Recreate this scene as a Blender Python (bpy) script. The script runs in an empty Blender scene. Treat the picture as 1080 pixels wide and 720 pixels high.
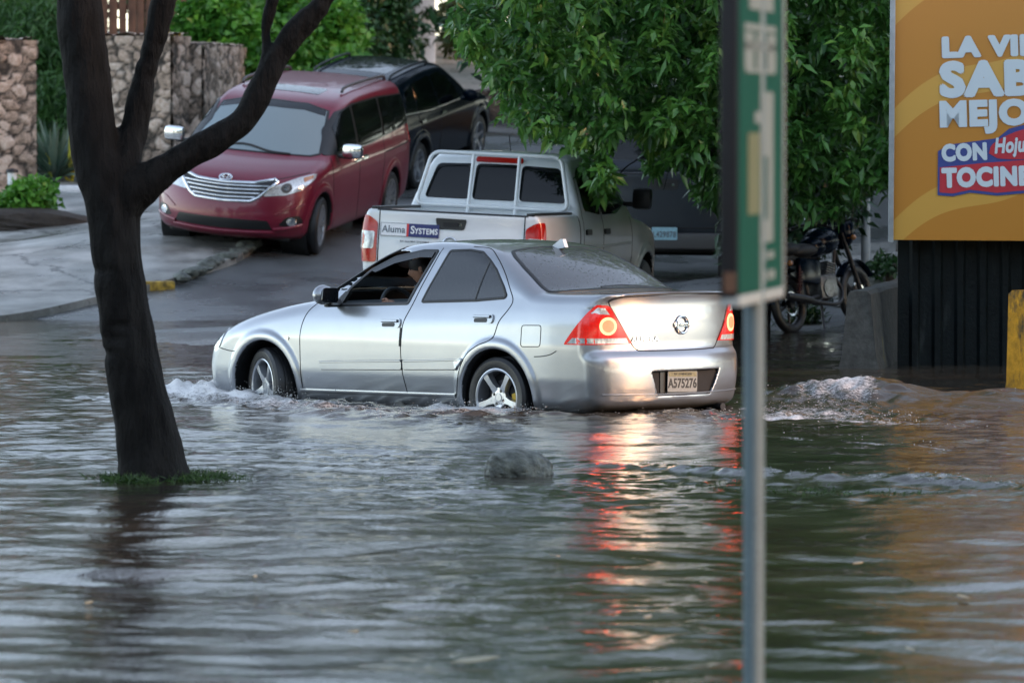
import bpy, bmesh, math, random
import numpy as np
from mathutils import Vector, Matrix

R = math.radians
rng = np.random.default_rng(11)
random.seed(11)
scene = bpy.context.scene
COL = scene.collection

# ------------------------------------------------------------------ camera maths
CAM_H, F, HY = 2.06, 6000.0, 140.0


def at(px, py, D):
    """pixel of the 1080x720 photograph at a real distance D -> point in metres"""
    return Vector(((px - 540) / F * D, D, CAM_H - (py - HY) / F * D))


# ------------------------------------------------------------------ tagging
def tag(o, label, cat, group=None):
    o['label'] = label
    o['category'] = cat
    if group:
        o['group'] = group
    return o


def empty(name, loc=(0, 0, 0), M=None):
    o = bpy.data.objects.new(name, None)
    o.empty_display_size = .2
    COL.objects.link(o)
    if M is not None:
        o.matrix_world = M
    else:
        o.location = loc
    return o


# ------------------------------------------------------------------ materials
def nt(name):
    m = bpy.data.materials.new(name)
    m.use_nodes = True
    t = m.node_tree
    b = t.nodes['Principled BSDF']
    return m, t, b


def link(t, a, b):
    t.links.new(a, b)


def noise(t, scale, detail=3, rough=.55, coord=None, vec=None):
    n = t.nodes.new('ShaderNodeTexNoise')
    n.inputs['Scale'].default_value = scale
    n.inputs['Detail'].default_value = detail
    n.inputs['Roughness'].default_value = rough
    if vec is not None:
        link(t, vec, n.inputs['Vector'])
    return n


def coords(t, kind='Object', scale=None):
    c = t.nodes.new('ShaderNodeTexCoord')
    out = c.outputs[kind]
    if scale:
        mp = t.nodes.new('ShaderNodeMapping')
        mp.inputs['Scale'].default_value = scale
        link(t, out, mp.inputs['Vector'])
        out = mp.outputs['Vector']
    return out


def ramp(t, fac, stops):
    r = t.nodes.new('ShaderNodeValToRGB')
    el = r.color_ramp.elements
    while len(el) < len(stops):
        el.new(.5)
    for e, (p, c) in zip(el, stops):
        e.position = p
        e.color = (*c, 1) if len(c) == 3 else c
    link(t, fac, r.inputs['Fac'])
    return r.outputs['Color']


def bump(t, b, h, strength, dist=.01):
    n = t.nodes.new('ShaderNodeBump')
    n.inputs['Strength'].default_value = strength
    n.inputs['Distance'].default_value = dist
    link(t, h, n.inputs['Height'])
    link(t, n.outputs['Normal'], b.inputs['Normal'])
    return n


def simple(name, col, rough=.5, metal=0., coat=0., spec=.5, var=0., vscale=6., bmp=0., bscale=60., emit=None, estr=0., rvar=0.):
    m, t, b = nt(name)
    b.inputs['Base Color'].default_value = (*col, 1)
    b.inputs['Roughness'].default_value = rough
    b.inputs['Metallic'].default_value = metal
    b.inputs['Coat Weight'].default_value = coat
    b.inputs['Coat Roughness'].default_value = .04
    b.inputs['Specular IOR Level'].default_value = spec
    co = coords(t)
    if var:
        n = noise(t, vscale, 5, .6, vec=co)
        lo = tuple(c * (1 - var) for c in col)
        hi = tuple(min(1, c * (1 + var)) for c in col)
        link(t, ramp(t, n.outputs['Fac'], [(.3, lo), (.7, hi)]), b.inputs['Base Color'])
    if rvar:
        n = noise(t, vscale * 1.7, 4, .6, vec=co)
        mr = t.nodes.new('ShaderNodeMapRange')
        mr.inputs['From Min'].default_value = .3
        mr.inputs['From Max'].default_value = .7
        mr.inputs['To Min'].default_value = max(.02, rough - rvar)
        mr.inputs['To Max'].default_value = min(1, rough + rvar)
        link(t, n.outputs['Fac'], mr.inputs['Value'])
        link(t, mr.outputs['Result'], b.inputs['Roughness'])
    if bmp:
        n = noise(t, bscale, 4, .6, vec=co)
        bump(t, b, n.outputs['Fac'], bmp, .02)
    if emit:
        b.inputs['Emission Color'].default_value = (*emit, 1)
        b.inputs['Emission Strength'].default_value = estr
    return m


def wet_paint(name, col, metal, rough, coat=1., flake=.04, drops=.25):
    """car paint with fine rain beads on it"""
    m, t, b = nt(name)
    co = coords(t)
    n = noise(t, 3., 4, .6, vec=co)
    link(t, ramp(t, n.outputs['Fac'], [(.3, tuple(c * (1 - flake) for c in col)), (.7, tuple(c * (1 + flake) for c in col))]), b.inputs['Base Color'])
    b.inputs['Metallic'].default_value = metal
    b.inputs['Roughness'].default_value = rough
    b.inputs['Coat Weight'].default_value = coat
    b.inputs['Coat Roughness'].default_value = .05
    v = t.nodes.new('ShaderNodeTexVoronoi')
    v.inputs['Scale'].default_value = 85.
    link(t, co, v.inputs['Vector'])
    r = ramp(t, v.outputs['Distance'], [(.0, (1, 1, 1)), (.32, (0, 0, 0))])
    bump(t, b, r, drops, .002)
    return m


def wet_glass(name, col=(.006, .008, .01), rough=.04, drops=.35, scale=42.):
    m, t, b = nt(name)
    co = coords(t)
    b.inputs['Base Color'].default_value = (*col, 1)
    b.inputs['Roughness'].default_value = rough
    b.inputs['Specular IOR Level'].default_value = .75
    v = t.nodes.new('ShaderNodeTexVoronoi')
    v.inputs['Scale'].default_value = scale
    link(t, co, v.inputs['Vector'])
    r = ramp(t, v.outputs['Distance'], [(.0, (1, 1, 1)), (.3, (0, 0, 0))])
    bump(t, b, r, drops, .003)
    return m


def clear_glass(name, tint=(.75, .85, .85), rough=.02):
    m, t, b = nt(name)
    out = t.nodes['Material Output']
    tr = t.nodes.new('ShaderNodeBsdfTransparent')
    tr.inputs['Color'].default_value = (*tint, 1)
    gl = t.nodes.new('ShaderNodeBsdfGlossy')
    gl.inputs['Roughness'].default_value = rough
    fr = t.nodes.new('ShaderNodeFresnel')
    fr.inputs['IOR'].default_value = 1.45
    mx = t.nodes.new('ShaderNodeMixShader')
    link(t, fr.outputs[0], mx.inputs[0])
    link(t, tr.outputs[0], mx.inputs[1])
    link(t, gl.outputs[0], mx.inputs[2])
    link(t, mx.outputs[0], out.inputs['Surface'])
    return m


MT = {}
MT['silver'] = wet_paint('silver_paint', (.34, .36, .385), .78, .30, .9, .04, .12)
MT['maroon'] = wet_paint('maroon_paint', (.150, .006, .026), .15, .33, .5)
MT['white_paint'] = wet_paint('white_paint', (.66, .70, .72), .0, .35, .8)
MT['black_paint'] = wet_paint('black_paint', (.0015, .006, .015), .0, .16, .03, .03, .05)
MT['black_paint'].node_tree.nodes['Principled BSDF'].inputs['Specular IOR Level'].default_value = .12
MT['slate'] = wet_paint('slate_paint', (.010, .016, .024), .1, .36, .12)
MT['glass'] = wet_glass('tinted_glass')
MT['dark_glass'] = wet_glass('dark_glass', (.003, .004, .005), .04, .2)
MT['dark_glass'].node_tree.nodes['Principled BSDF'].inputs['Specular IOR Level'].default_value = .4
MT['rear_glass'] = wet_glass('rainy_sky_rear_glass', (.055, .068, .080), .07, .6, 30.)  # raindrop bumps are real; the paler base paints in reflected sky
MT['screen'] = wet_glass('windscreen_sky_glass', (.17, .23, .255), .05, .3, 30.)  # pale blue-grey base paints the bright sky reflection into the glass
MT['pane'] = clear_glass('clear_glass', (.55, .66, .68))
MT['rubber'] = simple('black_rubber', (.012, .012, .013), .55, bmp=.15, bscale=90)
MT['tyre'] = simple('wet_tyre', (.013, .014, .016), .38, bmp=.2, bscale=120)
MT['trim'] = simple('black_trim', (.008, .009, .010), .42)
MT['seam'] = simple('seam_black', (.004, .005, .006), .7)
MT['moulding'] = simple('moulding_silver', (.36, .38, .40), .38, .6)
MT['shadow_grey'] = simple('shadow_grey', (.09, .10, .11), .5)
MT['interior'] = simple('dark_interior', (.012, .013, .015), .8, var=.3)
MT['chrome'] = simple('chrome', (.75, .77, .80), .12, 1., var=.05)
MT['alloy'] = simple('alloy', (.46, .48, .51), .3, .85, var=.08, vscale=20)
MT['dark_metal'] = simple('dark_metal', (.03, .03, .033), .45, .6, var=.3)
MT['plastic_grey'] = simple('grey_plastic', (.06, .065, .07), .5)
MT['lens_red'] = simple('red_lens', (.42, .006, .005), .15, coat=.3, var=.2, vscale=40)
MT['lens_lit'] = simple('lit_red_lens', (.42, .008, .006), .15, coat=.4, var=.3, vscale=60, emit=(1., .02, .01), estr=.12)
MT['lens_clear'] = simple('clear_lens', (.55, .57, .58), .12, .3, coat=1., var=.35, vscale=45)
MT['lens_amber'] = simple('amber_lens', (.45, .17, .04), .15, coat=1.)
MT['lamp_red'] = simple('lit_red_lamp', (.5, .02, .01), .2, emit=(1., .075, .035), estr=1.9)
MT['lamp_ring'] = simple('lit_red_ring', (.6, .05, .03), .2, emit=(1., .13, .06), estr=2.8)
MT['plate_white'] = simple('plate_white', (.27, .28, .27), .4, var=.12, vscale=30)
MT['plate_blue'] = simple('plate_blue', (.25, .45, .55), .4, var=.15, vscale=30)
MT['plate_yellow'] = simple('plate_yellow', (.22, .20, .10), .4, var=.3, vscale=60)
MT['ink'] = simple('ink_black', (.012, .012, .014), .5)
MT['ink_grey'] = simple('ink_grey', (.10, .12, .14), .5)
MT['navy'] = simple('sticker_navy', (.010, .018, .12), .4)
MT['sticker_red'] = simple('sticker_red', (.55, .03, .03), .4)
MT['sticker_white'] = simple('sticker_white', (.72, .75, .77), .4)
MT['yellow'] = simple('yellow_paint', (.62, .40, .02), .5, var=.15, vscale=15)
MT['skin'] = simple('skin', (.40, .22, .15), .5, var=.1, vscale=12)
MT['hair'] = simple('hair', (.010, .008, .007), .6)
MT['shirt'] = simple('shirt', (.02, .023, .03), .8, var=.2)


# ------------------------------------------------------------------ mesh builder
def fast_mesh(name, verts, faces):
    """verts (N,3); faces (M,k) int array"""
    me = bpy.data.meshes.new(name)
    verts = np.ascontiguousarray(verts, np.float32)
    faces = np.ascontiguousarray(faces, np.int32)
    k = faces.shape[1]
    me.vertices.add(len(verts))
    me.vertices.foreach_set('co', verts.ravel())
    me.loops.add(faces.size)
    me.loops.foreach_set('vertex_index', faces.ravel())
    me.polygons.add(len(faces))
    me.polygons.foreach_set('loop_start', np.arange(0, faces.size, k, dtype=np.int32))
    me.polygons.foreach_set('loop_total', np.full(len(faces), k, np.int32))
    me.update(calc_edges=True)
    me.validate()
    return me


def new_obj(name, me, mat=None, parent=None):
    o = bpy.data.objects.new(name, me)
    COL.objects.link(o)
    if mat is not None:
        for mm in (mat if isinstance(mat, (list, tuple)) else [mat]):
            me.materials.append(mm)
    if parent is not None:
        o.parent = parent
    return o


class MB:
    def __init__(s):
        s.v = []
        s.f = []

    def add(s, vs, fs, M=None):
        o = len(s.v)
        for p in vs:
            p = Vector(p)
            if M is not None:
                p = M @ p
            s.v.append(p)
        for f in fs:
            s.f.append([i + o for i in f])
        return s

    def box(s, c, size, rot=None, bev=0.):
        bm = bmesh.new()
        bmesh.ops.create_cube(bm, size=1)
        bmesh.ops.scale(bm, vec=size, verts=bm.verts)
        if bev:
            bmesh.ops.bevel(bm, geom=list(bm.edges), offset=bev, segments=2, affect='EDGES', profile=.6)
        M = Matrix.Translation(c)
        if rot is not None:
            M = M @ rot.to_4x4()
        bm.verts.index_update()
        s.add([v.co.copy() for v in bm.verts], [[v.index for v in f.verts] for f in bm.faces], M)
        bm.free()
        return s

    def tube(s, pts, rad, n=10, cap=True, ell=1.):
        pts = [Vector(p) for p in pts]
        if not isinstance(rad, (list, tuple)):
            rad = [rad] * len(pts)
        t0 = (pts[1] - pts[0]).normalized()
        up = Vector((0, 0, 1)) if abs(t0.z) < .9 else Vector((1, 0, 0))
        nrm = t0.cross(up).normalized()
        vs, fs = [], []
        for i, p in enumerate(pts):
            a = pts[max(0, i - 1)]
            b = pts[min(len(pts) - 1, i + 1)]
            t = (b - a).normalized()
            nrm = (nrm - t * nrm.dot(t)).normalized()
            bn = t.cross(nrm)
            for k in range(n):
                an = 2 * math.pi * k / n
                vs.append(p + nrm * (math.cos(an) * rad[i]) + bn * (math.sin(an) * rad[i] * ell))
        for i in range(len(pts) - 1):
            for k in range(n):
                fs.append([i * n + k, i * n + (k + 1) % n, (i + 1) * n + (k + 1) % n, (i + 1) * n + k])
        if cap:
            fs.append(list(range(n))[::-1])
            fs.append([(len(pts) - 1) * n + k for k in range(n)])
        return s.add(vs, fs)

    def lathe(s, prof, n=32, M=None, close=False):
        """prof (r, h): turned round local Z"""
        vs, fs = [], []
        for r, h in prof:
            for k in range(n):
                a = 2 * math.pi * k / n
                vs.append((r * math.cos(a), r * math.sin(a), h))
        m = len(prof)
        for i in range(m if close else m - 1):
            j = (i + 1) % m
            for k in range(n):
                fs.append([i * n + k, i * n + (k + 1) % n, j * n + (k + 1) % n, j * n + k])
        return s.add(vs, fs, M)

    def prism(s, poly, d0, d1, M=None):
        n = len(poly)
        vs = [(x, y, d0) for x, y in poly] + [(x, y, d1) for x, y in poly]
        fs = [list(range(n))[::-1], [n + i for i in range(n)]]
        for i in range(n):
            j = (i + 1) % n
            fs.append([i, j, n + j, n + i])
        return s.add(vs, fs, M)

    def ball(s, c, size, M=None, nu=14, nv=10):
        prof = []
        vs, fs = [], []
        for i in range(nv + 1):
            a = -math.pi / 2 + math.pi * i / nv
            for k in range(nu):
                b = 2 * math.pi * k / nu
                vs.append(Vector((c[0] + size[0] * math.cos(a) * math.cos(b), c[1] + size[1] * math.cos(a) * math.sin(b), c[2] + size[2] * math.sin(a))))
        for i in range(nv):
            for k in range(nu):
                fs.append([i * nu + k, i * nu + (k + 1) % nu, (i + 1) * nu + (k + 1) % nu, (i + 1) * nu + k])
        return s.add(vs, fs, M)

    def build(s, name, mat, parent=None, smooth=True, angle=38, M=None):
        me = bpy.data.meshes.new(name)
        me.from_pydata([tuple(v) for v in s.v], [], s.f)
        bm = bmesh.new()
        bm.from_mesh(me)
        bmesh.ops.remove_doubles(bm, verts=bm.verts, dist=1e-5)
        bmesh.ops.recalc_face_normals(bm, faces=bm.faces)
        bm.to_mesh(me)
        bm.free()
        if smooth:
            me.shade_smooth()
            me.set_sharp_from_angle(angle=R(angle))
        o = new_obj(name, me, mat, parent)
        if M is not None:
            o.matrix_local = M
        return o


def frame(o, u, v, n):
    """matrix with columns u (right), v (up), n (out) at o"""
    u, v, n, o = Vector(u), Vector(v), Vector(n), Vector(o)
    return Matrix(((u.x, v.x, n.x, o.x), (u.y, v.y, n.y, o.y), (u.z, v.z, n.z, o.z), (0, 0, 0, 1)))


def text(name, body, size, M, mat, parent, bold=0., extrude=.002, sx=1., align='CENTER', shear=0., fat=0.):
    cu = bpy.data.curves.new('lettering', 'FONT')
    cu.body = body
    cu.size = size
    cu.align_x = align
    cu.align_y = 'CENTER'
    cu.offset = bold
    cu.extrude = extrude if not fat else .0002
    cu.shear = shear
    cu.space_character = 1. + 2.2 * max(bold, fat) / size
    cu.resolution_u = 4
    tmp = bpy.data.objects.new('lettering_tmp', cu)
    COL.objects.link(tmp)
    dg = bpy.context.evaluated_depsgraph_get()
    me = bpy.data.meshes.new_from_object(tmp.evaluated_get(dg))
    bpy.data.objects.remove(tmp)
    me.materials.clear()
    if fat:
        bm = bmesh.new()
        for i, (dx, dy) in enumerate(((0, 0), (1, 0), (-1, 0), (0, 1), (0, -1), (.7, .7), (-.7, .7), (.7, -.7), (-.7, -.7))):
            k = len(bm.verts)
            bm.from_mesh(me)
            bm.verts.ensure_lookup_table()
            for v_ in bm.verts[k:]:
                v_.co += Vector((dx * fat, dy * fat, .0004 * i))
        bm.to_mesh(me)
        bm.free()
    if sx != 1.:
        me.transform(Matrix.Diagonal((sx, 1, 1, 1)))
    o = new_obj(name, me, mat, parent)
    o.matrix_local = M
    return o


def round_poly(pts, r, n=4):
    """round the corners of a closed 2D outline; r number or per-corner list"""
    out = []
    m = len(pts)
    for i in range(m):
        p0, p1, p2 = np.array(pts[i - 1], float), np.array(pts[i], float), np.array(pts[(i + 1) % m], float)
        rr = r[i] if isinstance(r, (list, tuple)) else r
        a, b = p0 - p1, p2 - p1
        la, lb = np.linalg.norm(a), np.linalg.norm(b)
        d = min(rr, la * .45, lb * .45)
        if d < 1e-4:
            out.append(tuple(p1))
            continue
        A, B = p1 + a / la * d, p1 + b / lb * d
        for k in range(n + 1):
            t = k / n
            out.append(tuple((1 - t) ** 2 * A + 2 * t * (1 - t) * p1 + t * t * B))
    return out


def curve_pts(pts, n=8):
    """Catmull-Rom through open list of points (any dimension)"""
    P = [np.array(p, float) for p in pts]
    P = [2 * P[0] - P[1]] + P + [2 * P[-1] - P[-2]]
    out = []
    for i in range(1, len(P) - 2):
        for k in range(n):
            t = k / n
            out.append(.5 * ((2 * P[i]) + (-P[i - 1] + P[i + 1]) * t + (2 * P[i - 1] - 5 * P[i] + 4 * P[i + 1] - P[i + 2]) * t * t + (-P[i - 1] + 3 * P[i] - 3 * P[i + 1] + P[i + 2]) * t ** 3))
    out.append(P[-2])
    return [tuple(p) for p in out]


# ------------------------------------------------------------------ smooth solids for car bodies
def smax(a, b, k):
    h = np.maximum(k - np.abs(a - b), 0)
    return np.maximum(a, b) + h * h / (4 * k)


def smin(a, b, k):
    return -smax(-a, -b, k)


def sstep(x, a, b):
    t = np.clip((x - a) / (b - a), 0, 1)
    return t * t * (3 - 2 * t)


class Outline:
    """signed distance of a closed side outline, sampled on a fine grid"""

    def __init__(s, pts, res=.008, pad=.45, blur=2):
        P = np.array(pts, float)
        s.lo = P.min(0) - pad
        hi = P.max(0) + pad
        n = np.ceil((hi - s.lo) / res).astype(int) + 1
        s.res = res
        X, Z = np.meshgrid(s.lo[0] + np.arange(n[0]) * res, s.lo[1] + np.arange(n[1]) * res, indexing='ij')
        d = np.full(X.shape, 1e9)
        inside = np.zeros(X.shape, bool)
        for i in range(len(P)):
            a, b = P[i - 1], P[i]
            ex, ez = b - a
            L = ex * ex + ez * ez + 1e-12
            t = np.clip(((X - a[0]) * ex + (Z - a[1]) * ez) / L, 0, 1)
            d = np.minimum(d, np.hypot(X - a[0] - t * ex, Z - a[1] - t * ez))
            c = ((a[1] > Z) != (b[1] > Z)) & (X < (b[0] - a[0]) * (Z - a[1]) / (b[1] - a[1] + 1e-12) + a[0])
            inside ^= c
        g = np.where(inside, -d, d)
        for _ in range(blur):
            g[1:-1, :] = .25 * g[:-2, :] + .5 * g[1:-1, :] + .25 * g[2:, :]
            g[:, 1:-1] = .25 * g[:, :-2] + .5 * g[:, 1:-1] + .25 * g[:, 2:]
        s.g = g

    def __call__(s, x, z):
        u = np.clip((x - s.lo[0]) / s.res, 0, s.g.shape[0] - 1.001)
        v = np.clip((z - s.lo[1]) / s.res, 0, s.g.shape[1] - 1.001)
        i, j = u.astype(int), v.astype(int)
        a, b = u - i, v - j
        g = s.g
        return g[i, j] * (1 - a) * (1 - b) + g[i + 1, j] * a * (1 - b) + g[i, j + 1] * (1 - a) * b + g[i + 1, j + 1] * a * b


class Table:
    """smoothed 1D lookup"""

    def __init__(s, xs, ys, sig=.03, n=600):
        s.x = np.linspace(xs[0], xs[-1], n)
        y = np.interp(s.x, xs, ys)
        w = max(1, int(sig / (s.x[1] - s.x[0])))
        k = np.exp(-.5 * (np.arange(-3 * w, 3 * w + 1) / w) ** 2)
        k /= k.sum()
        yp = np.concatenate([np.full(3 * w, y[0]), y, np.full(3 * w, y[-1])])
        s.y = np.convolve(yp, k, 'valid')

    def __call__(s, x):
        return np.interp(x, s.x, s.y)


def grad(f, p, e=.006):
    g = np.empty_like(p)
    for a in range(3):
        q = p.copy()
        q[:, a] += e
        r = p.copy()
        r[:, a] -= e
        g[:, a] = (f(*q.T) - f(*r.T)) / (2 * e)
    return g


def surface_nets(f, lo, hi, h):
    lo, hi = np.array(lo, float), np.array(hi, float)
    n = np.ceil((hi - lo) / h).astype(int) + 1
    ax = [lo[a] + np.arange(n[a]) * h for a in range(3)]
    V = np.empty(tuple(n), np.float32)
    X, Z = np.meshgrid(ax[0], ax[2], indexing='ij')
    for j in range(n[1]):                       # slab by slab: small temporaries
        V[:, j, :] = f(X, np.full_like(X, ax[1][j]), Z)
    S = V < 0
    c = [S[i:n[0] - 1 + i, j:n[1] - 1 + j, k:n[2] - 1 + k] for i in (0, 1) for j in (0, 1) for k in (0, 1)]
    cnt = sum(a.astype(np.int8) for a in c)
    act = (cnt > 0) & (cnt < 8)
    idx = np.full(act.shape, -1, np.int64)
    cells = np.argwhere(act)
    idx[act] = np.arange(len(cells))
    pos = np.zeros((len(cells), 3))
    w = np.zeros(len(cells))
    corners = [(i, j, k) for i in (0, 1) for j in (0, 1) for k in (0, 1)]
    for a in corners:
        for d in range(3):
            if a[d]:
                continue
            b = list(a)
            b[d] = 1
            va = V[tuple((cells + a).T)]
            vb = V[tuple((cells + b).T)]
            m = (va < 0) != (vb < 0)
            t = np.where(m, va / np.where(m, va - vb, 1), 0)
            p = np.tile(np.array(a, float), (len(cells), 1))
            p[:, d] += t
            pos[m] += p[m]
            w[m] += 1
    P = lo + (cells + pos / w[:, None]) * h
    quads = []
    for d in range(3):
        e1, e2 = (d + 1) % 3, (d + 2) % 3
        sl0 = [slice(None)] * 3
        sl1 = [slice(None)] * 3
        sl0[d] = slice(0, n[d] - 1)
        sl1[d] = slice(1, n[d])
        A, B = S[tuple(sl0)], S[tuple(sl1)]
        E = np.argwhere(A != B)
        E = E[(E[:, e1] > 0) & (E[:, e2] > 0) & (E[:, e1] < n[e1] - 1) & (E[:, e2] < n[e2] - 1)]
        fl = A[tuple(E.T)]
        o1, o2 = np.zeros(3, int), np.zeros(3, int)
        o1[e1] = 1
        o2[e2] = 1
        q = np.stack([idx[tuple((E - o1 - o2).T)], idx[tuple((E - o2).T)], idx[tuple(E.T)], idx[tuple((E - o1).T)]], 1)
        q[~fl] = q[~fl][:, ::-1]
        quads.append(q)
    Q = np.concatenate(quads)
    for _ in range(3):
        g = grad(f, P, .004)
        fv = f(*P.T)
        st = -(fv / np.maximum((g * g).sum(1), .2))[:, None] * g
        L = np.linalg.norm(st, axis=1, keepdims=True)
        P = P + st * np.minimum(1, .5 * h / np.maximum(L, 1e-9))
    return P, Q


AX = {'L': ((1, 0, 0), (0, 0, 1), (0, -1, 0)), 'B': ((0, 1, 0), (0, 0, 1), (1, 0, 0)), 'F': ((0, 1, 0), (0, 0, 1), (-1, 0, 0)),
      'T': ((1, 0, 0), (0, 1, 0), (0, 0, -1)),
      'BL': ((.7071, .7071, 0), (0, 0, 1), (.7071, -.7071, 0)), 'FL': ((.6, -.8, 0), (0, 0, 1), (-.8, -.6, 0))}


class Vehicle:
    def __init__(s, name, label, cat, loc, fwd, left, base, cuts, lo, hi, h, paint, group=None):
        fwd = Vector(fwd).normalized()
        left = Vector(left)
        left = (left - fwd * left.dot(fwd)).normalized()
        up = fwd.cross(left)
        s.M = Matrix(((fwd.x, left.x, up.x, loc[0]), (fwd.y, left.y, up.y, loc[1]), (fwd.z, left.z, up.z, loc[2]), (0, 0, 0, 1)))
        s.root = empty(name, M=s.M)
        tag(s.root, label, cat, group)
        s.base = base

        def full(x, y, z):
            v = base(x, y, z)
            return cuts(x, y, z, v) if cuts else v
        P, Q = surface_nets(full, lo, hi, h)
        me = fast_mesh('body', P, Q)
        cen = P[Q].mean(1)
        inner = base(*cen.T) < -.010
        me.materials.append(paint)
        me.materials.append(MT['interior'])
        me.polygons.foreach_set('material_index', inner.astype(np.int32))
        g = grad(full, P, .008)
        g /= np.maximum(np.linalg.norm(g, axis=1, keepdims=True), 1e-9)
        me.shade_smooth()
        me.normals_split_custom_set_from_vertices([tuple(a) for a in g])
        s.body = new_obj('body', me, None, s.root)
        s.part_parent = s.root

    # -- projecting on the body
    def project(s, uv, axis, start=-6., stop=6.):
        u, v, d = [np.array(a, float) for a in AX[axis]]
        uv = np.array(uv, float)
        base = uv[:, :1] * u + uv[:, 1:2] * v
        ts = np.linspace(start, stop, 480)
        F0 = np.stack([s.base(*(base + d * t).T) for t in ts], 1)
        neg = F0 < 0
        hit = neg.argmax(1)
        miss = ~neg.any(1)
        hit[miss] = F0[miss].argmin(1)
        hit = np.maximum(hit, 1)
        a, b = ts[hit - 1].copy(), ts[hit].copy()
        for _ in range(22):
            m = .5 * (a + b)
            fv = s.base(*(base + d * m[:, None]).T)
            a = np.where(fv > 0, m, a)
            b = np.where(fv > 0, b, m)
        t = np.where(miss, ts[hit], .5 * (a + b))
        P = base + d * t[:, None]
        g = grad(s.base, P, .01)
        g /= np.maximum(np.linalg.norm(g, axis=1, keepdims=True), 1e-9)
        return P, g

    def decal(s, name, outline, axis, mat, off=.004, sgn=1, step=.05, parent=None, start=-6., stop=6., rim=True):
        bm = bmesh.new()
        vs = [bm.verts.new((p[0], p[1], 0)) for p in outline]
        bm.faces.new(vs)
        A = np.array(outline)
        for c in range(2):
            lo, hi = A[:, c].min(), A[:, c].max()
            k = max(1, int((hi - lo) / step))
            for i in range(1, k):
                co = [0, 0, 0]
                no = [0, 0, 0]
                co[c] = lo + (hi - lo) * i / k
                no[c] = 1
                bmesh.ops.bisect_plane(bm, geom=list(bm.verts) + list(bm.edges) + list(bm.faces), plane_co=co, plane_no=no, dist=1e-5)
        bmesh.ops.triangulate(bm, faces=list(bm.faces))
        bm.verts.index_update()
        uv = [(v.co.x, v.co.y) for v in bm.verts]
        P, N = s.project(uv, axis, start, stop)
        Pt = P + N * off
        if sgn < 0:
            Pt[:, 1] *= -1
            N = N * np.array([1, -1, 1])
        fs = [[v.index for v in f.verts] for f in bm.faces]
        bnd = [[e.verts[0].index, e.verts[1].index] for e in bm.edges if len(e.link_faces) == 1]
        bm.free()
        verts = [tuple(p) for p in Pt]
        norms = [tuple(n) for n in N]
        # face direction from the body's normals
        f2 = []
        for f in fs:
            a, b, c = Pt[f[0]], Pt[f[1]], Pt[f[2]]
            f2.append(f if np.dot(np.cross(b - a, c - a), N[f[0]]) > 0 else f[::-1])
        if rim:
            inn = {}
            for e in bnd:
                for i in e:
                    if i not in inn:
                        inn[i] = len(verts)
                        verts.append(tuple(Pt[i] - N[i] * (off + .004)))
                        norms.append(tuple(N[i]))
            for a, b in bnd:
                f2.append([a, b, inn[b], inn[a]])
        me = bpy.data.meshes.new(name)
        me.from_pydata(verts, [], f2)
        me.update()
        me.shade_smooth()
        me.normals_split_custom_set_from_vertices(norms)
        return new_obj(name, me, mat, parent or s.part_parent)

    def strip(s, name, line, axis, width, mat, off=.002, sgn=1, parent=None, closed=False, start=-6., stop=6., seg=.03, thick=.003):
        L = [np.array(p, float) for p in line]
        if closed:
            L.append(L[0])
        pts = []
        for a, b in zip(L[:-1], L[1:]):
            k = max(1, int(np.linalg.norm(b - a) / seg))
            pts += [a + (b - a) * i / k for i in range(k)]
        pts.append(L[-1])
        P, N = s.project(pts, axis, start, stop)
        T = np.gradient(P, axis=0)
        if closed:
            T[0] = T[-1] = P[1] - P[-2]
        B = np.cross(N, T)
        B /= np.maximum(np.linalg.norm(B, axis=1, keepdims=True), 1e-9)
        w = width / 2
        rows = [P + B * w - N * .004, P + B * w + N * (off), P + B * w * .6 + N * (off + thick * .5), P - B * w * .6 + N * (off + thick * .5), P - B * w + N * off, P - B * w - N * .004]
        V = np.stack(rows, 1)
        if sgn < 0:
            V = V * np.array([1, -1, 1])
        m = len(P)
        mb = MB()
        fs = []
        for i in range(m - 1):
            for k in range(5):
                fs.append([i * 6 + k, i * 6 + k + 1, (i + 1) * 6 + k + 1, (i + 1) * 6 + k])
        mb.add([tuple(a) for a in V.reshape(-1, 3)], fs)
        return mb.build(name, mat, parent or s.part_parent, angle=50)

    def surf(s, u, v, axis, sgn=1, start=-6., stop=6.):
        """point + frame on the surface"""
        P, N = s.project([(u, v)], axis, start, stop)
        p, n = Vector(P[0]), Vector(N[0])
        if sgn < 0:
            p.y *= -1
            n.y *= -1
        return p, n


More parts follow.
